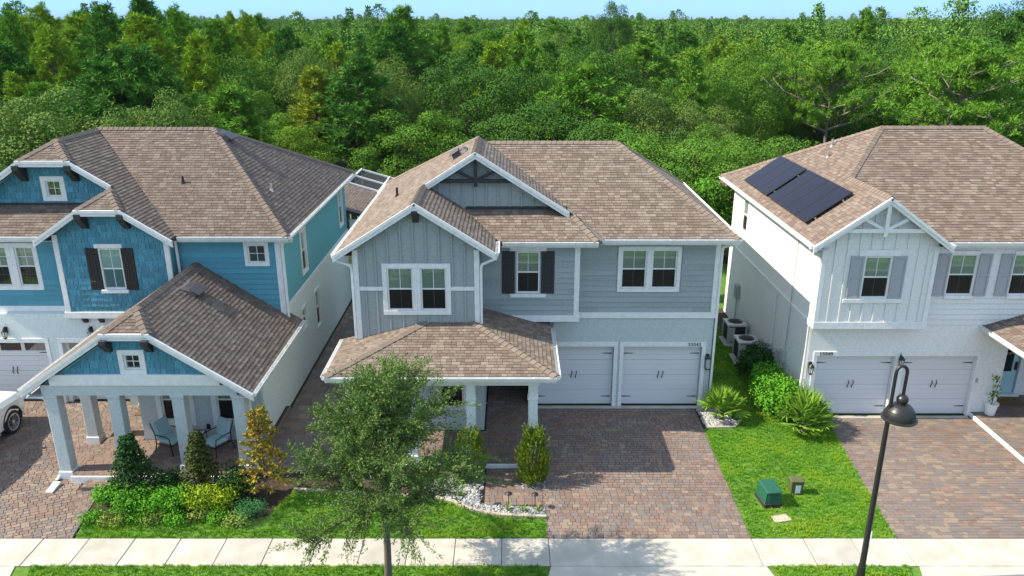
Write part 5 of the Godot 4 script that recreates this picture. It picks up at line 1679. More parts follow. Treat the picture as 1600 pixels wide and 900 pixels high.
func juniper(label: String, at: Vector3, w: float, h: float, seed_: int) -> void:
	rng.seed = seed_
	var o := thing("juniper", label, "shrub", at, "junipers beside the entry walk")
	var m := MB.new()
	var t := MB.new()
	for i in 230:
		var a := rng.randf() * TAU
		var u := pow(rng.randf(), 1.15)
		var y := h * lerpf(-0.04, 0.78, u)
		var q := w * 0.5 * (0.95 + 0.25 * sin(u * PI)) * (1.0 if u < 0.55 else lerpf(1.0, 0.35, (u - 0.55) / 0.45)) * rng.randf_range(0.55, 1.0)
		var p := V(cos(a) * q * 0.75, y, sin(a) * q * 0.75)
		var d := (V(cos(a), 0, sin(a)) * 0.45 + Vector3.UP * 1.2 + rdir() * 0.25).normalized()
		var L := h * rng.randf_range(0.14, 0.26)
		for k in 34:
			var f := rng.randf()
			var o2 := (d + rdir() * 0.65).normalized()
			m.col = tint(0.3)
			m.leaf(p + d * L * f, o2, o2.cross(rdir()).normalized(), 0.085 * (1.15 - 0.5 * f), 0.034)
		if i % 6 == 0: t.tube([V(0, -0.02, 0), p * 0.6, p], [0.02, 0.012, 0.006], 4, false)
	bit(o, "stems", t.mesh(), M.bark)
	bit(o, "foliage", m.mesh(), M.leaf_juniper)
func street_tree() -> void:
	rng.seed = 404
	var at := V(-2.95, 0, -15.25)
	var o := thing("street_tree", "young feathery street tree on the verge, before the grey house's porch", "tree", at)
	var t := MB.new()
	var m := MB.new()
	limb(t, V(0, -0.1, 0), V(0.02, 2.1, -0.03), 0.095, 0.07, 0.03, 9)
	limb(t, V(0.02, 2.05, -0.03), V(-0.05, 5.0, -0.15), 0.068, 0.012, 0.1, 7)
	var heads := []
	for i in 26:  # main limbs
		var a := i * 2.4 + rng.randf_range(-0.3, 0.3)
		var u := (i + 0.5) / 26.0
		var from := V(0.0, lerpf(1.95, 4.3, u), -0.05)
		var L := lerpf(2.15, 1.05, u) * rng.randf_range(0.8, 1.15) * (1.0 + 0.12 * cos(a))
		var el := lerpf(0.16, 1.1, u) + rng.randf_range(-0.15, 0.15)
		var to := from + V(cos(a) * cos(el) * L, sin(el) * L, sin(a) * cos(el) * L)
		limb(t, from, to, 0.032 * (1.2 - 0.6 * u), 0.006, L * 0.07, 6)
		heads.append([from, to, L])
	heads.append([V(0, 3.9, -0.1), V(-0.05, 5.2, -0.15), 1.2])
	for hd in heads:
		var n := int(25 * hd[2]) + 6
		for k in n:  # twigs off each limb, arching over
			var f := rng.randf() * 0.9 + 0.15
			var p: Vector3 = hd[0].lerp(hd[1], f)
			var out: Vector3 = (hd[1] - hd[0]).normalized()
			var d := (out * 0.85 + rdir() * 0.85 + V(0, 0.25, 0)).normalized()
			var L := rng.randf_range(0.45, 1.05)
			var pts := []
			for j in 5:
				var v := j / 4.0
				pts.append(p + d * L * v + V(0, -0.22 * v * v * L + 0.05 * v, 0))
			t.tube(pts, [0.006, 0.005, 0.004, 0.003, 0.002], 3, false)
			for j in 62:
				var v := rng.randf_range(0.08, 1.05)
				var q: Vector3 = pts[mini(3, int(v * 4))].lerp(pts[mini(4, int(v * 4) + 1)], fposmod(v * 4, 1.0)) + rdir() * 0.06
				var o2 := (d + rdir() * 0.9).normalized()
				m.col = tint(0.28)
				m.leaf(q, o2, o2.cross(rdir()).normalized(), rng.randf_range(0.055, 0.09), 0.026)
	bit(o, "trunk", t.mesh(), M.bark_grey)
	bit(o, "crown", m.mesh(), M.leaf_street)
var protos := {}
func tree_at(kind: String, called: String, label: String, at: Vector3, h: float, wide: float, turn: float, mt: Material, group: String) -> void:
	var p: Dictionary = protos[kind]
	var o := thing(called, label, "tree", at, group)
	var b := Basis(Vector3.UP, turn) * Basis.from_scale(V(wide, h / p.h, wide))
	bit(o, "trunk", p.trunk, M.bark_pale if kind == "big" else M.bark_pine if called.contains("pine") else M.bark, Transform3D(b, Vector3.ZERO))
	bit(o, "crown", p.crown, mt, Transform3D(b, Vector3.ZERO))
func forest() -> void:
	var seed_ := 600
	for i in 5:
		var a := broadleaf(seed_ + i, 8.0, 3.5 + 0.3 * (i % 3), 0.18, 38 + 3 * (i % 4), 760, 0.125, 0.084)
		protos["oak%d" % i] = {trunk = a[0], crown = a[1], h = 8.0}
	for i in 4:
		var a := pine(seed_ + 20 + i, 12.0, 2.45, 0.26 + 0.06 * i, [0.5, 0.3, 0.75, 0.2][i], 66, 46, 0.4, 0.07)
		protos["pine%d" % i] = {trunk = a[0], crown = a[1], h = 12.0}
	for i in 2:
		var a := pine(seed_ + 40 + i, 11.0, 2.1, 0.1, 1.0, 76, 42, 0.36, 0.07)
		protos["cone%d" % i] = {trunk = a[0], crown = a[1], h = 11.0}
	var big := pine(seed_ + 50, 11.5, 4.3, 0.42, 0.15, 26, 44, 0.34, 0.05)
	protos["big"] = {trunk = big[0], crown = big[1], h = 11.5}
	rng.seed = 9090
	var lay_ := []
	var row := 0
	var D := 43.0
	while D < 150.0:
		var half := D * 0.70 + 5.0
		var sp := 5.4 + (D - 43.0) * 0.024
		var x := -half + rng.randf() * sp
		while x < half:
			var px := 800.0 + 1220.0 * x / (D * 0.95)
			var left := clampf((700.0 - px) / 500.0, 0.0, 1.0)
			var pp := 0.0
			if D > 52: pp = 0.25 + 0.6 * left
			if D > 68: pp = 0.55 + 0.35 * left
			if D < 52 and left > 0.6: pp = 0.4
			var is_p := rng.randf() < pp
			var cone := is_p and rng.randf() < 0.22
			var hh := 0.0
			if is_p: hh = rng.randf_range(9.4, 12.8) + (1.5 * left if D > 60 else 0.3) - (1.5 if D < 60 else 0.0) - (0.6 if px > 900 else 0.0)
			else: hh = rng.randf_range(5.6, 8.6) if D < 58 else rng.randf_range(6.8, 10.2)
			if cone: hh *= 0.9
			lay_.append({x = x + rng.randf_range(-1.2, 1.2), z = -D + rng.randf_range(-2.2, 2.2), h = hh, p = is_p, cone = cone, row = row, px = px, s = rng.randf_range(0.8, 1.3), t = rng.randf() * TAU, v = rng.randi(), mi = rng.randf()})
			x += sp * rng.randf_range(0.8, 1.2) * (0.72 if is_p and D < 100 else 1.0)
		D += 5.6 + (D - 43.0) * 0.03
		row += 1
	var picked := [["big", "large spreading pine with a bare pale trunk, above the white house's ridge", 26.6, -47.5, 11.2, 0.95, 1.0, "leaf_pine"], ["big", "bright broad pine above the white house's roof, left of its bare-trunked neighbour", 24.0, -60.0, 10.8, 0.8, 2.4, "leaf_pine"], ["pine1", "tallest pine, its crown against the sky above the blue house", -33.5, -76.0, 14.9, 1.35, 0.5, "leaf_pine_dark"], ["pine0", "tall pine at the far left edge, its top against the sky", -52.0, -80.0, 14.6, 1.3, 3.0, "leaf_pine_dark"], ["pine3", "tall pine above the gap between blue and grey house, top against the sky", -10.2, -78.0, 13.9, 1.15, 4.4, "leaf_pine"], ["pine2", "yellow-tipped pine above the gap between the blue and grey houses", -14.4, -58.0, 9.6, 1.05, 1.4, "leaf_pine_yellow"], ["pine1", "tall pine at the top right corner, crown against the sky", 52.0, -84.0, 14.2, 1.5, 2.0, "leaf_pine_dark"], ["pine0", "lone pine standing out on the horizon above the white house", 41.5, -96.0, 14.0, 1.1, 5.0, "leaf_pine"], ["pine2", "pine left of the tallest one, its tip against the sky", -44.0, -84.0, 13.6, 1.2, 2.2, "leaf_pine"], ["oak1", "broad dark oak rising over the horizon at the right edge", 60.0, -95.0, 14.5, 1.6, 2.2, "leaf_oak_dark"], ["oak3", "small oak breaking the horizon right of the grey house's ridge", 13.5, -110.0, 13.6, 0.8, 0.2, "leaf_oak_dark"]]
	var kept := []
	for d in lay_:
		var ok: bool = not (d.z > -51.0 and absf(d.x + 8.0) < 6.5)
		for s in picked:
			if Vector2(d.x - s[2], d.z - s[3]).length() < 3.6: ok = false
			if s[0] == "big" and d.z > s[3] and absf(d.x / -d.z - s[2] / -s[3]) < 0.075: ok = false
		if ok: kept.append(d)
	lay_ = kept
	var per_row := {}
	var names := ["first", "second", "third", "fourth", "fifth", "sixth", "seventh", "eighth", "ninth", "tenth", "eleventh", "twelfth", "thirteenth", "fourteenth", "fifteenth", "sixteenth", "seventeenth", "eighteenth", "nineteenth", "twentieth", "twenty-first", "twenty-second", "twenty-third", "twenty-fourth", "twenty-fifth", "twenty-sixth", "twenty-seventh", "twenty-eighth", "twenty-ninth", "thirtieth", "thirty-first", "thirty-second"]
	lay_.sort_custom(func(a, b): return a.row < b.row or (a.row == b.row and a.x < b.x))
	var n := 0
	var rest := []
	for d in lay_:
		if n >= 282:
			rest.append(d)
			continue
		n += 1
		per_row[d.row] = per_row.get(d.row, -1) + 1
		var ord: String = names[mini(per_row[d.row], names.size() - 1)]
		var where := "above the blue house" if d.px < 540 else ("above the grey house" if d.px < 1120 else "above the white house")
		var rowname: String = "front" if d.row == 0 else names[d.row]
		var mt: Material
		var word := ""
		var kind := ""
		if d.p:
			var q: int = 3 if d.mi < 0.015 else (1 if d.mi < 0.34 else (2 if d.mi < 0.62 else 0))
			mt = [M.leaf_pine, M.leaf_pine_light, M.leaf_pine_dark, M.leaf_pine_yellow][q]
			word = ["green", "light green", "dark green", "yellowing"][q]
			kind = ("cone%d" % (d.v % 2)) if d.cone else ("pine%d" % (d.v % 4))
		else:
			var q: int = 3 if d.mi < 0.16 else (1 if d.mi < 0.4 else (2 if d.mi < 0.62 else 0))
			mt = [M.leaf_oak, M.leaf_oak_light, M.leaf_oak_dark, M.leaf_oak_grey][q]
			word = ["green", "light green", "dark green", "grey-green"][q]
			kind = "oak%d" % (d.v % 5)
		var label := "%s %s, %s from left in the forest's %s row, %s" % [word, ("conical pine" if d.cone else "pine") if d.p else "round oak", ord, rowname, where]
		tree_at(kind, "pine_tree" if d.p else "oak_tree", label, V(d.x, -0.03, d.z), d.h, d.s * (1.0 if d.p else 0.95), d.t, mt, "trees of the forest behind the houses")
	# trees the eye picks out
	for s in picked:
		tree_at(s[0], "oak_tree" if s[0].begins_with("oak") else "pine_tree", s[1], V(s[2], -0.03, s[3]), s[4], s[5], s[6], M[s[7]], "trees of the forest behind the houses")
	# the far forest, past counting
	rng.seed = 777
	var m := MB.new()
	for i in 9:
		var c := V(rng.randf_range(-11, 11), 0, rng.randf_range(-11, 11))
		var hh := rng.randf_range(6.8, 12.0)
		var pin := rng.randf() < 0.5
		var base := tint(0.2) * (Color(0.085, 0.195, 0.034) if pin else Color(0.105, 0.205, 0.033))
		for k in 1150:
			var u := rng.randf()
			var d := rdir()
			var q := (1.5 * (1.05 - u) + 0.4) if pin else 2.9 * sqrt(maxf(0.05, 1.0 - pow(2.0 * u - 0.9, 2.0)))
			var p := c + V(d.x * q, hh * lerpf(0.35, 1.0, u), d.z * q)
			var o := (rdir() * 0.6 + d * V(1, 0, 1) + Vector3.UP * 0.5).normalized()
			o = o.cross(rdir()).normalized()
			m.col = base * rng.randf_range(0.7, 1.35)
			m.leaf(p, o.cross(rdir()).normalized(), o, rng.randf_range(0.24, 0.45), rng.randf_range(0.16, 0.28))
	var patch := m.mesh()
	var xs := []
	var cs := []
	for d in rest:
		if d.v % 4 == 0:
			xs.append(Transform3D(Basis(Vector3.UP, d.t), V(d.x, -0.03, d.z - 6.0)))
			cs.append(Color(1, 1, 1) * rng.randf_range(0.85, 1.15))
	D = 130.0
	while D < 1900.0:
		var sp := 13.0 + (D - 130.0) * 0.012
		var half := D * 0.74 + 20.0
		var x := -half
		while x < half:
			var s := rng.randf_range(0.8, 1.1) * (1.28 if rng.randf() < 0.05 else 1.0)
			xs.append(Transform3D(Basis(Vector3.UP, rng.randf() * TAU) * Basis.from_scale(V(lerpf(s, 1.0, 0.3), s, lerpf(s, 1.0, 0.3))), V(x + rng.randf_range(-5, 5), -0.03, -D + rng.randf_range(-5, 5))))
			cs.append(Color(1, 1, 1) * rng.randf_range(0.8, 1.2))
			x += sp
		D += sp
	var mm := MultiMesh.new()
	mm.transform_format = MultiMesh.TRANSFORM_3D
	mm.use_colors = true
	mm.mesh = patch
	mm.instance_count = xs.size()
	for i in xs.size():
		mm.set_instance_transform(i, xs[i])
		mm.set_instance_color(i, cs[i])
	mat("leaf_far", Color(1, 1, 1), 0.8, {vc = true, two = true, back = Color(0.25, 0.35, 0.1), spec = 0.18})
	var o := MultiMeshInstance3D.new()
	o.name = "distant_forest"
	o.multimesh = mm
	o.material_override = M.leaf_far
	add_child(o)
	o.set_meta("kind", "stuff")
	o.set_meta("label", "far forest of pines and oaks reaching to the horizon")
	o.set_meta("category", "forest")
func garden() -> void:
	# blue house bed
	bush("holly", "dark green conical holly before the blue porch, nearer its step", "shrub", V(-10.5, 0, -18.75), V(1.45, 2.15, 1.45), 40, 110, 0.085, 0.05, M.leaf_holly, 11, "hollies before the blue porch", 0.9)
	bush("holly", "bronze-tipped conical holly before the blue porch, beside the brown tree", "shrub", V(-8.65, 0, -18.85), V(1.25, 2.2, 1.25), 40, 105, 0.085, 0.05, M.leaf_holly_bronze, 12, "hollies before the blue porch", 0.8)
	var hs := [[-10.95, -18.35, 0.9, "hedge clump at the left end of the blue house's bed", "leaf_hedge"], [-10.3, -18.02, 0.95, "bright hedge clump in front of the dark holly", "leaf_hedge"], [-9.55, -18.1, 0.85, "bright hedge clump between the two hollies", "leaf_hedge"], [-9.0, -18.1, 0.8, "bright hedge clump before the bronze-tipped holly", "leaf_hedge"], [-8.45, -18.15, 0.8, "yellow-topped hedge clump, left of two", "leaf_hedge_yellow"], [-7.9, -18.2, 0.8, "yellow-topped hedge clump, right of two", "leaf_hedge_yellow"]]
	for i in hs.size():
		var s: Array = hs[i]
		bush("hedge_shrub", s[3], "shrub", V(s[0], 0, s[1]), V(s[2] * 1.12, 0.8, s[2] * 1.12), 20, 95, 0.065, 0.042, M[s[4]], 30 + i, "low hedge before the blue porch")
	bush("dark_shrub", "dark shrub behind the hedge, between the hollies", "shrub", V(-9.6, 0, -18.85), V(1.0, 0.95, 0.9), 18, 90, 0.075, 0.05, M.leaf_dark_bush, 41)
	bush("dark_shrub", "dark shrub behind the hedge, by the blue porch's right column", "shrub", V(-7.65, 0, -18.75), V(1.1, 1.1, 1.0), 20, 90, 0.075, 0.05, M.leaf_dark_bush, 42)
	bush("ground_shrub", "small round blue-green shrub by the bare soil patch", "shrub", V(-7.05, 0, -17.85), V(0.9, 0.55, 0.85), 16, 110, 0.04, 0.028, M.leaf_sedum, 43)
	for i in 8: bush("ground_cover", "%s low leafy clump from the driveway along the blue bed's front edge" % ["first", "second", "third", "fourth", "fifth", "sixth", "seventh", "eighth"][i], "plant", V(-11.15 + i * 0.55, 0, -17.72 + 0.12 * sin(i * 2.1)), V(0.85, 0.26, 0.7), 10, 75, 0.055, 0.035, [M.leaf_hedge, M.leaf_lily][i % 2], 60 + i, "ground cover along the blue bed")
	# brown and yellow young magnolia
	rng.seed = 88
	var mg := thing("magnolia", "young brown and yellow leaved tree beside the blue porch's right column", "tree", V(-6.85, 0, -18.7))
	var mt := MB.new()
	var ml := MB.new()
	mt.tube([V(0, -0.05, 0), V(0.03, 1.3, 0), V(0.0, 2.7, 0.02)], [0.035, 0.025, 0.008], 6)
	for i in 95:
		var u := (i + 0.5) / 95.0
		var a := i * 2.4
		var L := lerpf(0.8, 0.22, u) * rng.randf_range(0.5, 1.1)
		var f := V(0.01, lerpf(0.25, 2.75, u), 0)
		var t := f + V(cos(a) * L, L * 0.5, sin(a) * L)
		mt.tube([f, t], [0.009, 0.004], 4, false)
		for k in 26:
			var d := ((t - f).normalized() * 0.4 + rdir() + V(0, -0.2, 0)).normalized()
			var k2 := rng.randf()
			ml.col = tint(0.25) * (Color(1.25, 1.25, 0.7) if k2 > 0.62 else (Color(0.75, 0.5, 0.6) if k2 > 0.3 else Color(0.6, 0.95, 0.8)))
			ml.leaf(t.lerp(f, rng.randf() * 0.35), d, d.cross(rdir()).normalized(), rng.randf_range(0.1, 0.15), 0.055)
	bit(mg, "trunk", mt.mesh(), M.bark)
	bit(mg, "crown", ml.mesh(), M.leaf_magnolia)
	juniper("upright yellow-green juniper left of the grey house's entry walk", V(-1.22, 0, -19.75), 0.95, 1.75, 91)
	juniper("upright yellow-green juniper right of the grey house's entry walk, by the driveway", V(0.6, 0, -19.62), 0.9, 1.85, 92)
	pebbles("rock_bed", "grey and white river rock bed left of the entry walk", [[-2.6, -18.95], [-1.6, -18.62], [-0.85, -18.2], [-0.82, -19.9], [-2.4, -19.7]], 1500, [Color(0.34, 0.36, 0.38), Color(0.5, 0.5, 0.48), Color(0.22, 0.24, 0.27)], 0.025, 0.055, 71)
	pebbles("rock_bed", "river rock strip with path lights along the entry walk", [[-0.9, -18.5], [-0.85, -18.12], [-0.3, -18.0], [0.9, -17.93], [0.9, -18.28], [-0.7, -18.46]], 800, [Color(0.3, 0.32, 0.34), Color(0.5, 0.5, 0.48), Color(0.12, 0.13, 0.15)], 0.025, 0.055, 72)
	pebbles("rock_bed", "river rock ring under the juniper by the driveway", [[0.28, -19.9], [0.28, -19.25], [0.95, -19.25], [0.95, -19.9]], 260, [Color(0.3, 0.32, 0.34), Color(0.16, 0.17, 0.2)], 0.025, 0.05, 73)
	pebbles("rock_bed", "pale river rock corner under the palm by the grey garage", [[6.36, -24.1], [6.38, -22.76], [7.25, -22.8], [7.5, -23.2], [6.8, -24.3]], 1000, [Color(0.55, 0.54, 0.5), Color(0.4, 0.41, 0.42), Color(0.3, 0.3, 0.32)], 0.03, 0.06, 74)
	edging([[-6.2, -19.15], [-4.5, -18.98], [-2.2, -18.78], [-1.6, -18.53], [-1.0, -18.13], [-0.3, -17.93], [0.93, -17.86]], "curved pale edging between lawn and rock bed")
	edging([[6.36, -22.7], [7.28, -22.74], [7.62, -23.2]], "short pale edging round the palm's rock corner")
	for p in [[-1.45, -18.9, "spiky lily in the wide rock bed"], [-0.12, -18.2, "spiky lily in the rock strip, leftmost of three"], [0.3, -18.18, "spiky lily in the rock strip, middle of three"], [0.68, -18.16, "spiky lily in the rock strip, nearest the driveway"]]:
		rng.seed = int(p[0] * 100 + 500)
		var o := thing("lily", p[2], "plant", V(p[0], 0, p[1]), "small lilies in the rock beds")
		var m := MB.new()
		for i in 34:
			var d := (rdir() * V(1, 0.3, 1) + Vector3.UP * rng.randf_range(0.4, 1.3)).normalized()
			m.col = tint(0.25)
			m.leaf(V(0, 0.01, 0) + rdir() * 0.03, d, d.cross(Vector3.UP + rdir() * 0.2).normalized(), rng.randf_range(0.16, 0.28), 0.025)
		bit(o, "leaves", m.mesh(), M.leaf_lily)
	fan_palm("small fan palm at the corner of the grey garage", V(6.98, 0, -23.35), 30, 0.8, 81, "fan palms")
	fan_palm("larger fan palm at the corner of the white garage", V(9.5, 0, -22.55), 44, 0.98, 82, "fan palms")
	bush("bright_shrub", "large bright green shrub beside the white house's corner", "shrub", V(8.95, 0, -23.75), V(1.6, 1.55, 1.9), 38, 160, 0.09, 0.06, M.leaf_hedge, 83)
	bush("bright_shrub", "dark green shrub along the white side wall, nearest its air conditioners", "shrub", V(9.1, 0, -26.65), V(1.35, 1.1, 1.7), 28, 130, 0.1, 0.065, M.leaf_dark_bush, 84)
	bush("bright_shrub", "green shrub against the white side wall, between bright and dark ones", "shrub", V(9.1, 0, -25.2), V(1.3, 1.25, 1.7), 22, 100, 0.095, 0.06, M.leaf_hedge, 85)
	var ts := bush("tall_shrub", "tall leafy bush with pink blossom behind the gap between grey and white house", "shrub", V(10.3, 0, -41.0), V(3.4, 5.4, 3.0), 40, 130, 0.2, 0.12, M.leaf_hedge, 86)
	bush("tall_shrub", "dark hedge at the far end of the side yard beside the air conditioners", "shrub", V(8.3, 0, -35.2), V(2.4, 2.2, 1.2), 26, 110, 0.13, 0.08, M.leaf_dark_bush, 87)
	rng.seed = 890
	var bl := MB.new()
	for i in 5: lobe(bl, V(0.75 + rng.randf_range(-0.25, 0.25), 4.75 + rng.randf_range(-0.2, 0.35), 1.0 + rng.randf_range(-0.2, 0.2)), V(0.2, 0.2, 0.2), 50, 0.1, 0.08)
	bit(ts, "blossom", bl.mesh(), M.leaf_pink)

# ---------------------------------------------------------------- things
func props() -> void:
	# street lamp with a gooseneck
	var at := V(8.27, 0, -15.3)
	var l := thing("street_lamp", "black street lamp with gooseneck arm and dome shade on the verge", "lamp", at)
	var m := MB.new()
	m.lathe([Vector2(0.16, 0), Vector2(0.16, 0.1), Vector2(0.1, 0.16), Vector2(0.085, 0.5), Vector2(0.075, 0.55)], 14)
	bit(l, "base", m.mesh(), M.bronze)
	m = MB.new()
	m.tube([V(0, 0.4, 0), V(0, 2.5, 0), V(0, 4.45, 0)], [0.072, 0.062, 0.05], 14)
	m.lathe([Vector2(0.05, 4.4), Vector2(0.07, 4.42), Vector2(0.07, 4.5), Vector2(0.045, 4.54)], 12)
	bit(l, "pole", m.mesh(), M.bronze)
	m = MB.new()
	var pts := [V(0, 4.4, 0), V(0, 5.2, 0)]
	for i in 9:
		var a := PI * i / 8.0
		pts.append(V(0.12 - 0.12 * cos(a), 5.5 + 0.16 * sin(a), 0))
	pts.append(V(0.24, 4.95, 0))
	m.tube(pts, [0.036], 10)
	bit(l, "gooseneck", m.mesh(), M.bronze)
	m = MB.new()
	var prof := []
	for i in 9:
		var a := PI * i / 8.0
		prof.append(Vector2(0.125 * sin(a) + 0.001, 4.83 + 0.125 * cos(a)))
	m.lathe(prof, 18, Transform3D(Basis.IDENTITY, V(0.24, 0.03, 0)))
	bit(l, "fitter", m.mesh(), M.bronze)
	m = MB.new()
	prof = [Vector2(0.06, 4.75)]
	for i in 8:
		var a := PI * 0.5 * (i + 1) / 8.0
		prof.append(Vector2(0.05 + 0.285 * sin(a), 4.4 + 0.34 * cos(a)))
	prof.append_array([Vector2(0.375, 4.385), Vector2(0.375, 4.36), Vector2(0.31, 4.365), Vector2(0.25, 4.5), Vector2(0.0, 4.62)])
	m.lathe(prof, 24, Transform3D(Basis.IDENTITY, V(0.24, 0.03, 0)))
	bit(l, "shade", m.mesh(), M.bronze)
	m = MB.new()
	m.bbox(V(0.06, 1.15, 0.03), V(0.085, 1.5, 0.05), 0.002, Transform3D(Basis(Vector3.UP, -0.4), Vector3.ZERO))
	bit(l, "label_strip", m.mesh(), M.sticker)
	# solar panels, each lying on the roof slope of the white house
	var sl := 0.713
	var n := V(-sl, 1, 0).normalized()
	var u := V(1, sl, 0).normalized()
	for g in [[-31.5, -28.55, 3, "far"], [-28.35, -24.45, 4, "near"]]:
		for i in g[2]:
			var z0: float = lerpf(g[0], g[1], float(i) / g[2])
			var z1: float = lerpf(g[0], g[1], float(i + 1) / g[2])
			var X := Transform3D(Basis(u, n, u.cross(n)), V(9.52, 6.2 + sl * 0.3, 0) + n * 0.09)
			var nm: String = ["first", "second", "third", "fourth"][i]
			var t := thing("solar_panel", "dark solar panel, %s from the back in the %s array on the white house" % [nm, "rear" if g[3] == "far" else "front"], "solar panel", V(9.52, 6.2 + sl * 0.3, (z0 + z1) * 0.5) + n * 0.09, "solar panels on the white house's roof")
			var zs: float = u.cross(n).z
			var f := MB.new()
			var a := minf(z0 * zs, z1 * zs) + 0.012
			var b := maxf(z0 * zs, z1 * zs) - 0.012
			f.bbox(V(0, 0, a), V(1.7, 0.04, b), 0.006, X)
			part(t, "frame", f.mesh(), M.solar_frame)
			var c := MB.new()
			c.box(V(0.03, 0.0405, a + 0.025), V(1.67, 0.0435, b - 0.025), X)
			part(t, "cell_sheet", c.mesh(), M.solar)
			var s := MB.new()
			for k in [0.3, 1.3]: s.bbox(V(k, -0.1, a), V(k + 0.05, 0, b), 0.004, X)
			part(t, "rail", s.mesh(), M.alu)
	# air conditioners
	for q in [[9.15, -28.15, "air conditioner nearest the street, beside the white side wall"], [9.2, -29.95, "air conditioner farther back, beside the white side wall"]]:
		var t := thing("air_conditioner", q[2], "air conditioner", V(q[0], 0, q[1]), "air conditioners by the white house")
		var s := 0.4
		local_box(t, "pad", V(-0.5, 0, -0.5), V(0.5, 0.08, 0.5), M.concrete2, 0.02)
		local_box(t, "coil", V(-s + 0.03, 0.13, -s + 0.03), V(s - 0.03, 0.86, s - 0.03), M.ac_dark, 0.05)
		local_box(t, "base_pan", V(-s, 0.08, -s), V(s, 0.15, s), M.ac_grey, 0.02)
		for sx in [-1, 1]:
			for sz in [-1, 1]: local_box(t, "corner_post", V(minf(sx * s, sx * (s - 0.07)), 0.14, minf(sz * s, sz * (s - 0.07))), V(maxf(sx * s, sx * (s - 0.07)), 0.87, maxf(sz * s, sz * (s - 0.07))), M.ac_grey, 0.015)
		for k in 9: local_box(t, "louvre", V(-s + 0.07, 0.2 + k * 0.07, s - 0.032), V(s - 0.07, 0.212 + k * 0.07, s - 0.012), M.ac_dark, 0.002)
		local_box(t, "service_panel", V(-s + 0.05, 0.2, s - 0.02), V(-s + 0.3, 0.8, s + 0.004), M.ac_grey, 0.006)
		var lid := MB.new()
		for k in 32:
			var a0 := TAU * k / 32.0
			var a1 := TAU * (k + 1) / 32.0
			var q0 := V(cos(a0), 0, sin(a0))
			var q1 := V(cos(a1), 0, sin(a1))
			var e0 := q0 * s * 1.02 / maxf(absf(q0.x), absf(q0.z))
			var e1 := q1 * s * 1.02 / maxf(absf(q1.x), absf(q1.z))
			lid.quad(q0 * 0.31 + V(0, 0.95, 0), q1 * 0.31 + V(0, 0.95, 0), e1 + V(0, 0.92, 0), e0 + V(0, 0.92, 0), Vector3.UP)
			lid.quad(e0 + V(0, 0.92, 0), e1 + V(0, 0.92, 0), e1 + V(0, 0.85, 0), e0 + V(0, 0.85, 0), q0)
			lid.quad(q0 * 0.31 + V(0, 0.95, 0), q1 * 0.31 + V(0, 0.95, 0), q1 * 0.31 + V(0, 0.86, 0), q0 * 0.31 + V(0, 0.86, 0), -q0)
		bit(t, "top_cover", lid.mesh(), M.ac_grey)
		var fan := MB.new()
		fan.lathe([Vector2(0.0, 0.84), Vector2(0.08, 0.84), Vector2(0.08, 0.9), Vector2(0, 0.92)], 10)
		for k in 5:
			var a := TAU * k / 5.0
			fan.prism([V(cos(a) * 0.06, 0.86, sin(a) * 0.06), V(cos(a - 0.2) * 0.27, 0.85, sin(a - 0.2) * 0.27), V(cos(a + 0.45) * 0.27, 0.88, sin(a + 0.45) * 0.27)], V(0, 0.008, 0))
		bit(t, "fan", fan.mesh(), M.ac_dark)
		var gr := MB.new()
		for k in 5:
			var r := 0.08 + k * 0.05
			var ring := []
			for j in 17: ring.append(V(cos(TAU * j / 16.0) * r, 0.945, sin(TAU * j / 16.0) * r))
			gr.tube(ring, [0.005], 4, false)
		bit(t, "fan_grille", gr.mesh(), M.ac_dark)
	# utility boxes in the lawn
	var ub := thing("transformer_box", "green utility box with pale faded side on the lawn", "utility box", V(7.13, 0, -18.62))
	m = MB.new()
	m.bbox(V(-0.29, 0, -0.36), V(0.29, 0.16, 0.36), 0.02, Transform3D(Basis(Vector3.UP, 0.12), Vector3.ZERO))
	bit(ub, "base", m.mesh(), M.ac_dark)
	m = MB.new()
	m.hexa([V(-0.27, 0.16, -0.34), V(0.27, 0.16, -0.34), V(0.27, 0.16, 0.34), V(-0.27, 0.16, 0.34), V(-0.22, 0.6, -0.31), V(0.22, 0.6, -0.31), V(0.22, 0.54, 0.31), V(-0.22, 0.54, 0.31)])
	bit(ub, "housing", m.mesh(), M.box_green, Transform3D(Basis(Vector3.UP, 0.12), Vector3.ZERO))
	m = MB.new()
	m.bbox(V(-0.25, 0.55, -0.34), V(0.25, 0.6, 0.34), 0.02, Transform3D(Basis(Vector3.UP, 0.12) * Basis(Vector3.RIGHT, 0.09), V(0, 0.01, 0)))
	bit(ub, "lid", m.mesh(), M.box_green)
	for k in 5:
		m = MB.new()
		m.bbox(V(-0.18, 0.22 + k * 0.06, 0.325 - k * 0.0035), V(0.18, 0.245 + k * 0.06, 0.345 - k * 0.0035), 0.003)
		bit(ub, "louvre", m.mesh(), M.box_green, Transform3D(Basis(Vector3.UP, 0.12), Vector3.ZERO))
	ub.scale = V(0.9, 0.9, 0.9)
	var pd := thing("cable_pedestal", "small olive cable box with white label on the lawn", "utility box", V(8.02, 0, -19.05))
	m = MB.new()
	m.hexa([V(-0.15, 0, -0.12), V(0.15, 0, -0.12), V(0.15, 0, 0.12), V(-0.15, 0, 0.12), V(-0.17, 0.4, -0.14), V(0.17, 0.4, -0.14), V(0.17, 0.4, 0.14), V(-0.17, 0.4, 0.14)])
	bit(pd, "housing", m.mesh(), M.box_olive)
	local_box(pd, "lid", V(-0.185, 0.4, -0.155), V(0.185, 0.47, 0.155), M.box_olive, 0.025)
	m = MB.new()
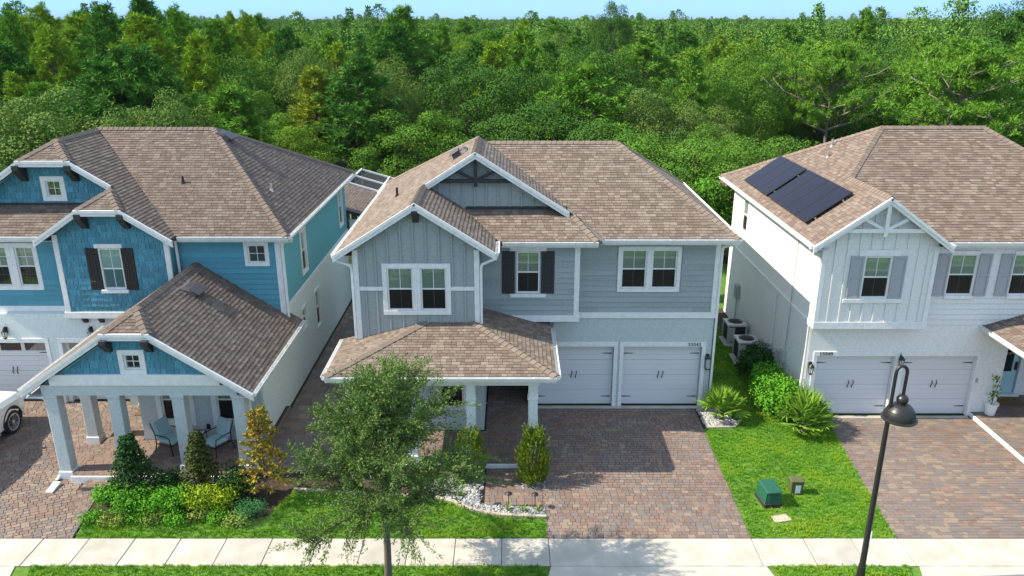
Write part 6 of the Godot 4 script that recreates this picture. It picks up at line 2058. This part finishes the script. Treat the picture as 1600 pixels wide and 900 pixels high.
	m.hexa([V(-0.05, 0.07, 0.128), V(0.09, 0.07, 0.128), V(0.1, 0.33, 0.141), V(-0.05, 0.33, 0.141), V(-0.05, 0.07, 0.132), V(0.09, 0.07, 0.132), V(0.1, 0.33, 0.145), V(-0.05, 0.33, 0.145)])
	bit(pd, "notice", m.mesh(), M.sticker)
	m = MB.new()
	m.bbox(V(-0.24, 0, -0.15), V(0.24, 0.035, 0.15), 0.012, Transform3D(Basis(Vector3.UP, 0.25), Vector3.ZERO))
	solo("meter_lid", m.mesh(), M.edging, "flat tan meter lid set in the lawn before the green utility box", "lid", "", V(7.23, 0, -17.82))
	m = MB.new()
	m.hexa([V(-0.1, 0, -0.2), V(0.1, 0, -0.2), V(0.1, 0, 0.25), V(-0.1, 0, 0.25), V(-0.1, 0.09, -0.2), V(0.1, 0.09, -0.2), V(0.1, 0.035, 0.25), V(-0.1, 0.035, 0.25)])
	solo("splash_block", m.mesh(), M.trim, "white splash block on pavers at the blue porch's corner column", "splash block", "", V(-13.1, 0.018, -19.25))
	# path lights
	for q in [[-0.86, -18.45, "black path light at the walk's corner, leftmost of three"], [-0.09, -18.36, "black path light in the rock strip, middle of three"], [0.63, -18.32, "black path light in the rock strip, nearest the driveway"]]:
		var t := thing("path_light", q[2], "lamp", V(q[0], 0, q[1]), "path lights along the entry walk")
		m = MB.new()
		m.tube([V(0, -0.03, 0), V(0, 0.42, 0)], [0.014], 8)
		bit(t, "stake", m.mesh(), M.iron)
		m = MB.new()
		m.lathe([Vector2(0, 0.5), Vector2(0.04, 0.48), Vector2(0.095, 0.44), Vector2(0.095, 0.425), Vector2(0.02, 0.42)], 14)
		bit(t, "cap", m.mesh(), M.iron)
	# porch chairs and table
	for q in [[-8.95, -20.85, -0.55, "pale blue cushioned armchair by the blue porch's right column"], [-10.35, -20.95, 1.2, "pale blue cushioned armchair half hidden behind a blue porch column"]]:
		var t := thing("patio_chair", q[3], "chair", V(q[0], 0.252, q[1]), "armchairs on the blue porch")
		t.rotation.y = q[2]
		local_box(t, "seat_cushion", V(-0.27, 0.34, -0.25), V(0.27, 0.47, 0.32), M.cushion, 0.045)
		m = MB.new()
		m.bbox(V(-0.27, 0, 0), V(0.27, 0.56, 0.12), 0.045, Transform3D(Basis(Vector3.RIGHT, -0.25), V(0, 0.42, -0.3)))
		bit(t, "back_cushion", m.mesh(), M.cushion)
		for s in [-1.0, 1.0]:
			m = MB.new()
			m.tube([V(s * 0.31, 0, 0.3), V(s * 0.31, 0.35, 0.27), V(s * 0.32, 0.6, 0.24), V(s * 0.32, 0.63, 0.05), V(s * 0.31, 0.62, -0.28)], [0.017], 6)
			bit(t, "armrest", m.mesh(), M.iron)
			m = MB.new()
			m.tube([V(s * 0.3, 0, -0.4), V(s * 0.3, 0.33, -0.3), V(s * 0.29, 0.62, -0.32), V(s * 0.28, 0.97, -0.47)], [0.017], 6)
			bit(t, "leg", m.mesh(), M.iron)
		m = MB.new()
		for z in [-0.22, 0.26]: m.bar(V(-0.31, 0.325, z), V(0.31, 0.325, z), 0.03, 0.02)
		for s in [-0.3, 0.3]: m.bar(V(s, 0.325, -0.28), V(s, 0.325, 0.27), 0.03, 0.021)
		bit(t, "seat_frame", m.mesh(), M.iron)
	var tb := thing("side_table", "small black side table with glass top between the porch armchairs", "table", V(-9.68, 0.252, -21.1))
	m = MB.new()
	for s in [[-0.26, -0.22, 0.26, -0.22], [0.26, -0.22, 0.26, 0.22], [0.26, 0.22, -0.26, 0.22], [-0.26, 0.22, -0.26, -0.22]]: m.bar(V(s[0], 0.48, s[1]), V(s[2], 0.48, s[3]), 0.03, 0.025)
	bit(tb, "rim", m.mesh(), M.iron)
	local_box(tb, "glass_top", V(-0.245, 0.475, -0.205), V(0.245, 0.483, 0.205), M.lamp_glass, 0.002)
	for sx in [-1, 1]:
		for sz in [-1, 1]:
			m = MB.new()
			m.tube([V(sx * 0.25, 0.47, sz * 0.21), V(sx * 0.27, 0, sz * 0.23)], [0.013], 6)
			bit(tb, "leg", m.mesh(), M.iron)
	m = MB.new()
	m.bbox(V(-0.4, 0, -0.25), V(0.4, 0.02, 0.25), 0.006)
	solo("doormat", m.mesh(), M.mat, "tan doormat at the blue house's brown front door", "doormat", "", V(-12.15, 0.252, -23.4))
	# entry of the white house
	m = MB.new()
	m.bbox(V(-0.5, 0, -0.3), V(0.5, 0.02, 0.3), 0.006)
	solo("doormat", m.mesh(), M.mat, "brown doormat before the aqua door of the white house", "doormat", "", V(17.2, 0.152, -24.3))
	var pt := thing("potted_plant", "yellow-leaved potted lemon plant in a white pot by the aqua door", "potted plant", V(16.05, 0.15, -23.45))
	m = MB.new()
	m.lathe([Vector2(0, 0), Vector2(0.15, 0.0), Vector2(0.2, 0.36), Vector2(0.225, 0.37), Vector2(0.225, 0.42), Vector2(0.19, 0.42), Vector2(0.185, 0.36), Vector2(0, 0.35)], 18)
	bit(pt, "pot", m.mesh(), M.pot)
	rng.seed = 301
	m = MB.new()
	m.tube([V(0, 0.33, 0), V(0.03, 0.8, 0), V(0.12, 1.3, 0.02)], [0.014, 0.01, 0.006], 5)
	m.tube([V(0, 0.5, 0), V(-0.06, 0.9, 0.02), V(-0.1, 1.3, 0)], [0.01, 0.008, 0.005], 5)
	bit(pt, "stem", m.mesh(), M.bark)
	m = MB.new()
	for i in 46:
		var c: Vector3 = [V(0.12, 1.25, 0), V(-0.1, 1.28, 0), V(0.08, 0.95, 0), V(-0.05, 0.8, 0.05), V(0.05, 0.7, 0), V(-0.1, 0.6, 0)][i % 6] + rdir() * 0.08
		var d := rdir()
		m.col = tint(0.2) * (Color(1, 1, 0.5) if i % 3 > 0 else Color(0.2, 0.4, 0.8))
		m.leaf(c, d, d.cross(rdir()).normalized(), 0.13, 0.075)
	bit(pt, "leaves", m.mesh(), M.leaf_hedge_yellow)
	rng.seed = 302
	var wr := thing("door_wreath", "dried flower wreath hanging on the aqua front door", "wreath", V(17.2, 1.95, -24.9))
	m = MB.new()
	for i in 160:
		var a := rng.randf() * TAU
		var d := (V(cos(a), sin(a), 0.4) + rdir()).normalized()
		m.col = [Color(0.5, 0.3, 0.12), Color(0.3, 0.22, 0.1), Color(0.6, 0.5, 0.4), Color(0.35, 0.12, 0.06)][i % 4]
		m.leaf(V(cos(a) * 0.19, sin(a) * 0.19, 0.03) + rdir() * 0.03, d, d.cross(rdir()).normalized(), 0.08, 0.04)
	bit(wr, "flowers", m.mesh(), M.leaf_far)
	# screen cage behind the blue house
	var cg := thing("screen_enclosure", "aluminium framed pool screen enclosure behind the blue house", "enclosure", V(-8, 0, -45))
	m = MB.new()
	for z in [-40.35, -42.0, -44.0, -46.0]:
		m.bar(cage_p(-8.9, 4.29, z), cage_p(-5.6, 3.32, z), 0.09, 0.09)
		for x in [-8.9, -5.6]: m.bar(cage_p(x, 0, z), cage_p(x, 4.29 if x < -8 else 3.32, z), 0.07, 0.07, Vector3.BACK)
	for x in [-8.9, -7.25, -5.6]:
		var y: float = 4.29 - (x + 8.9) / 3.3 * 0.97
		m.bar(cage_p(x, y + 0.03, -40.35), cage_p(x, y + 0.03, -46.0), 0.07, 0.07)
	bit(cg, "frame", m.mesh(), M.trim)
	m = MB.new()
	m.prism([cage_p(-8.9, 4.24, -40.35), cage_p(-5.6, 3.27, -40.35), cage_p(-5.6, 3.27, -46), cage_p(-8.9, 4.24, -46)], V(0, -0.004, 0))
	m.prism([cage_p(-5.6, 0, -40.35), cage_p(-5.6, 3.27, -40.35), cage_p(-5.6, 3.27, -46), cage_p(-5.6, 0, -46)], V(-0.004, 0, 0))
	m.prism([cage_p(-8.9, 0, -46), cage_p(-5.6, 0, -46), cage_p(-5.6, 3.27, -46), cage_p(-8.9, 4.24, -46)], V(0, 0, 0.004))
	bit(cg, "screen", m.mesh(), M.mesh_screen)
	car()
func cage_p(x: float, y: float, z: float) -> Vector3:
	return V(x + 8, y, z + 45)
# a white SUV parked nose to the garage; z forward is -z
func car() -> void:
	var t := thing("parked_car", "white SUV parked on the blue house's driveway, facing the garage", "car", V(-17.1, 0.018, -21.0))
	var w := 0.98
	# half sections along the length: z, list of (x, y) from sill to roof centre
	var secs := [[-2.42, [[0.5, 0.42], [0.62, 0.6], [0.62, 0.85], [0.5, 0.95], [0.0, 0.98]]], [-2.3, [[0.84, 0.36], [0.9, 0.6], [0.88, 0.92], [0.72, 1.03], [0.0, 1.07]]], [-1.9, [[0.95, 0.34], [0.99, 0.62], [0.97, 0.98], [0.82, 1.1], [0.0, 1.15]]], [-1.0, [[0.97, 0.34], [1.0, 0.65], [0.99, 1.06], [0.84, 1.18], [0.0, 1.23]]], [-0.75, [[0.97, 0.34], [1.0, 0.65], [0.99, 1.08], [0.84, 1.22], [0.0, 1.27]]], [0.05, [[0.97, 0.34], [1.0, 0.65], [0.98, 1.1], [0.74, 1.72], [0.0, 1.8]]], [1.2, [[0.97, 0.34], [1.0, 0.65], [0.98, 1.12], [0.75, 1.78], [0.0, 1.87]]], [2.2, [[0.96, 0.36], [0.99, 0.65], [0.96, 1.12], [0.74, 1.72], [0.0, 1.82]]], [2.5, [[0.86, 0.4], [0.92, 0.65], [0.9, 1.05], [0.78, 1.15], [0.0, 1.17]]]]
	var m := MB.new()
	for i in secs.size() - 1:
		for s in [-1.0, 1.0]:
			for k in 4:
				var a: Array = secs[i][1]
				var b: Array = secs[i + 1][1]
				var p := [V(a[k][0] * s, a[k][1], secs[i][0]), V(a[k + 1][0] * s, a[k + 1][1], secs[i][0]), V(b[k + 1][0] * s, b[k + 1][1], secs[i + 1][0]), V(b[k][0] * s, b[k][1], secs[i + 1][0])]
				m.quad(p[0], p[1], p[2], p[3], V(s if k < 3 else 0.0, 0.3 if k < 2 else 1.0, 0))
	for e in [0, secs.size() - 1]:
		var a: Array = secs[e][1]
		for k in 4:
			m.quad(V(-a[k][0], a[k][1], secs[e][0]), V(a[k][0], a[k][1], secs[e][0]), V(a[k + 1][0], a[k + 1][1], secs[e][0]), V(-a[k + 1][0], a[k + 1][1], secs[e][0]), V(0, 0, -1 if e == 0 else 1))
	m.box(V(-0.9, 0.3, -2.2), V(0.9, 0.36, 2.4))
	bit(t, "body", m.mesh(), M.car_paint)
	for s in [-1.0, 1.0]:
		m = MB.new()
		m.prism([V(s * 0.975, 1.13, 0.0), V(s * 0.985, 1.15, 2.05), V(s * 0.785, 1.66, 2.0), V(s * 0.77, 1.66, 0.35)], V(s * 0.012, 0.006, 0))
		bit(t, "side_window", m.mesh(), M.car_glass)
		m = MB.new()
		m.bbox(V(s * 1.0 - 0.1, 1.13, -0.45), V(s * 1.0 + 0.14, 1.3, -0.32), 0.03)
		bit(t, "wing_mirror", m.mesh(), M.car_paint)
		m = MB.new()
		m.bbox(V(s * 0.985 - 0.012, 0.9, -0.85), V(s * 0.985 + 0.022, 0.99, -0.55), 0.01)
		bit(t, "fender_vent", m.mesh(), M.iron)
		m = MB.new()
		m.bbox(V(s * 0.98 - 0.1, 0.3, -0.7), V(s * 0.98 + 0.08, 0.36, 1.2), 0.02)
		bit(t, "running_board", m.mesh(), M.chrome)
		m = MB.new()
		m.bbox(V(s * 0.72 - 0.18, 0.78, -2.4), V(s * 0.72 + 0.16, 0.94, -2.26), 0.03)
		bit(t, "headlight", m.mesh(), M.lamp_glass)
		for z in [-1.45, 1.5]:
			# arch, tyre, rim
			m = MB.new()
			var arch := []
			for i in 13:
				var a := PI * i / 12.0
				arch.append(V(s * 0.985, 0.42 + sin(a) * 0.47, z + cos(a) * 0.47))
			m.tube(arch, [0.035], 6)
			bit(t, "wheel_arch", m.mesh(), M.iron)
			m = MB.new()
			var fan := []
			for i in 17:
				var a := PI * i / 16.0
				fan.append(V(s * 0.99, 0.38 + sin(a) * 0.48, z + cos(a) * 0.48))
			for i in 16: m.tri(V(s * 0.99, 0.34, z), fan[i], fan[i + 1], V(s, 0, 0))
			m.quad(V(s * 0.99, 0.30, z - 0.48), V(s * 0.99, 0.30, z + 0.48), V(s * 0.99, 0.385, z + 0.48), V(s * 0.99, 0.385, z - 0.48), V(s, 0, 0))
			bit(t, "wheel_well", m.mesh(), M.tyre)
			var X := Transform3D(Basis(Vector3.BACK, -s * PI / 2), V(s * 0.87, 0.385, z))
			m = MB.new()
			m.lathe([Vector2(0.27, -0.12), Vector2(0.36, -0.12), Vector2(0.385, -0.09), Vector2(0.385, 0.1), Vector2(0.37, 0.135), Vector2(0.28, 0.14), Vector2(0.27, 0.11)], 28)
			var wh := bit(t, "wheel", m.mesh(), M.tyre, X)
			m = MB.new()
			m.lathe([Vector2(0.27, 0.13), Vector2(0.285, 0.142), Vector2(0.255, 0.14), Vector2(0.25, 0.05), Vector2(0, 0.04)], 28)
			m.lathe([Vector2(0.0, 0.135), Vector2(0.05, 0.135), Vector2(0.065, 0.1), Vector2(0.065, 0.04)], 14)
			bit(wh, "rim", m.mesh(), M.ac_grey)
			for k in 11:
				var a := TAU * k / 11.0
				m = MB.new()
				m.bar(V(cos(a) * 0.05, 0.115, sin(a) * 0.05), V(cos(a) * 0.262, 0.128, sin(a) * 0.262), 0.034, 0.03)
				bit(wh, "spoke", m.mesh(), M.chrome)
	m = MB.new()
	m.prism([V(-0.8, 1.25, -0.72), V(0.8, 1.25, -0.72), V(0.68, 1.73, 0.02), V(-0.68, 1.73, 0.02)], V(0, 0.012, -0.008))
	bit(t, "windscreen", m.mesh(), M.car_glass)
	m = MB.new()
	m.prism([V(-0.76, 1.2, 2.49), V(0.76, 1.2, 2.49), V(0.66, 1.68, 2.28), V(-0.66, 1.68, 2.28)], V(0, 0.01, 0.014))
	bit(t, "rear_window", m.mesh(), M.car_glass)
	m = MB.new()
	m.bbox(V(-0.5, 0.5, -2.45), V(0.5, 0.85, -2.41), 0.02)
	bit(t, "grille", m.mesh(), M.chrome)
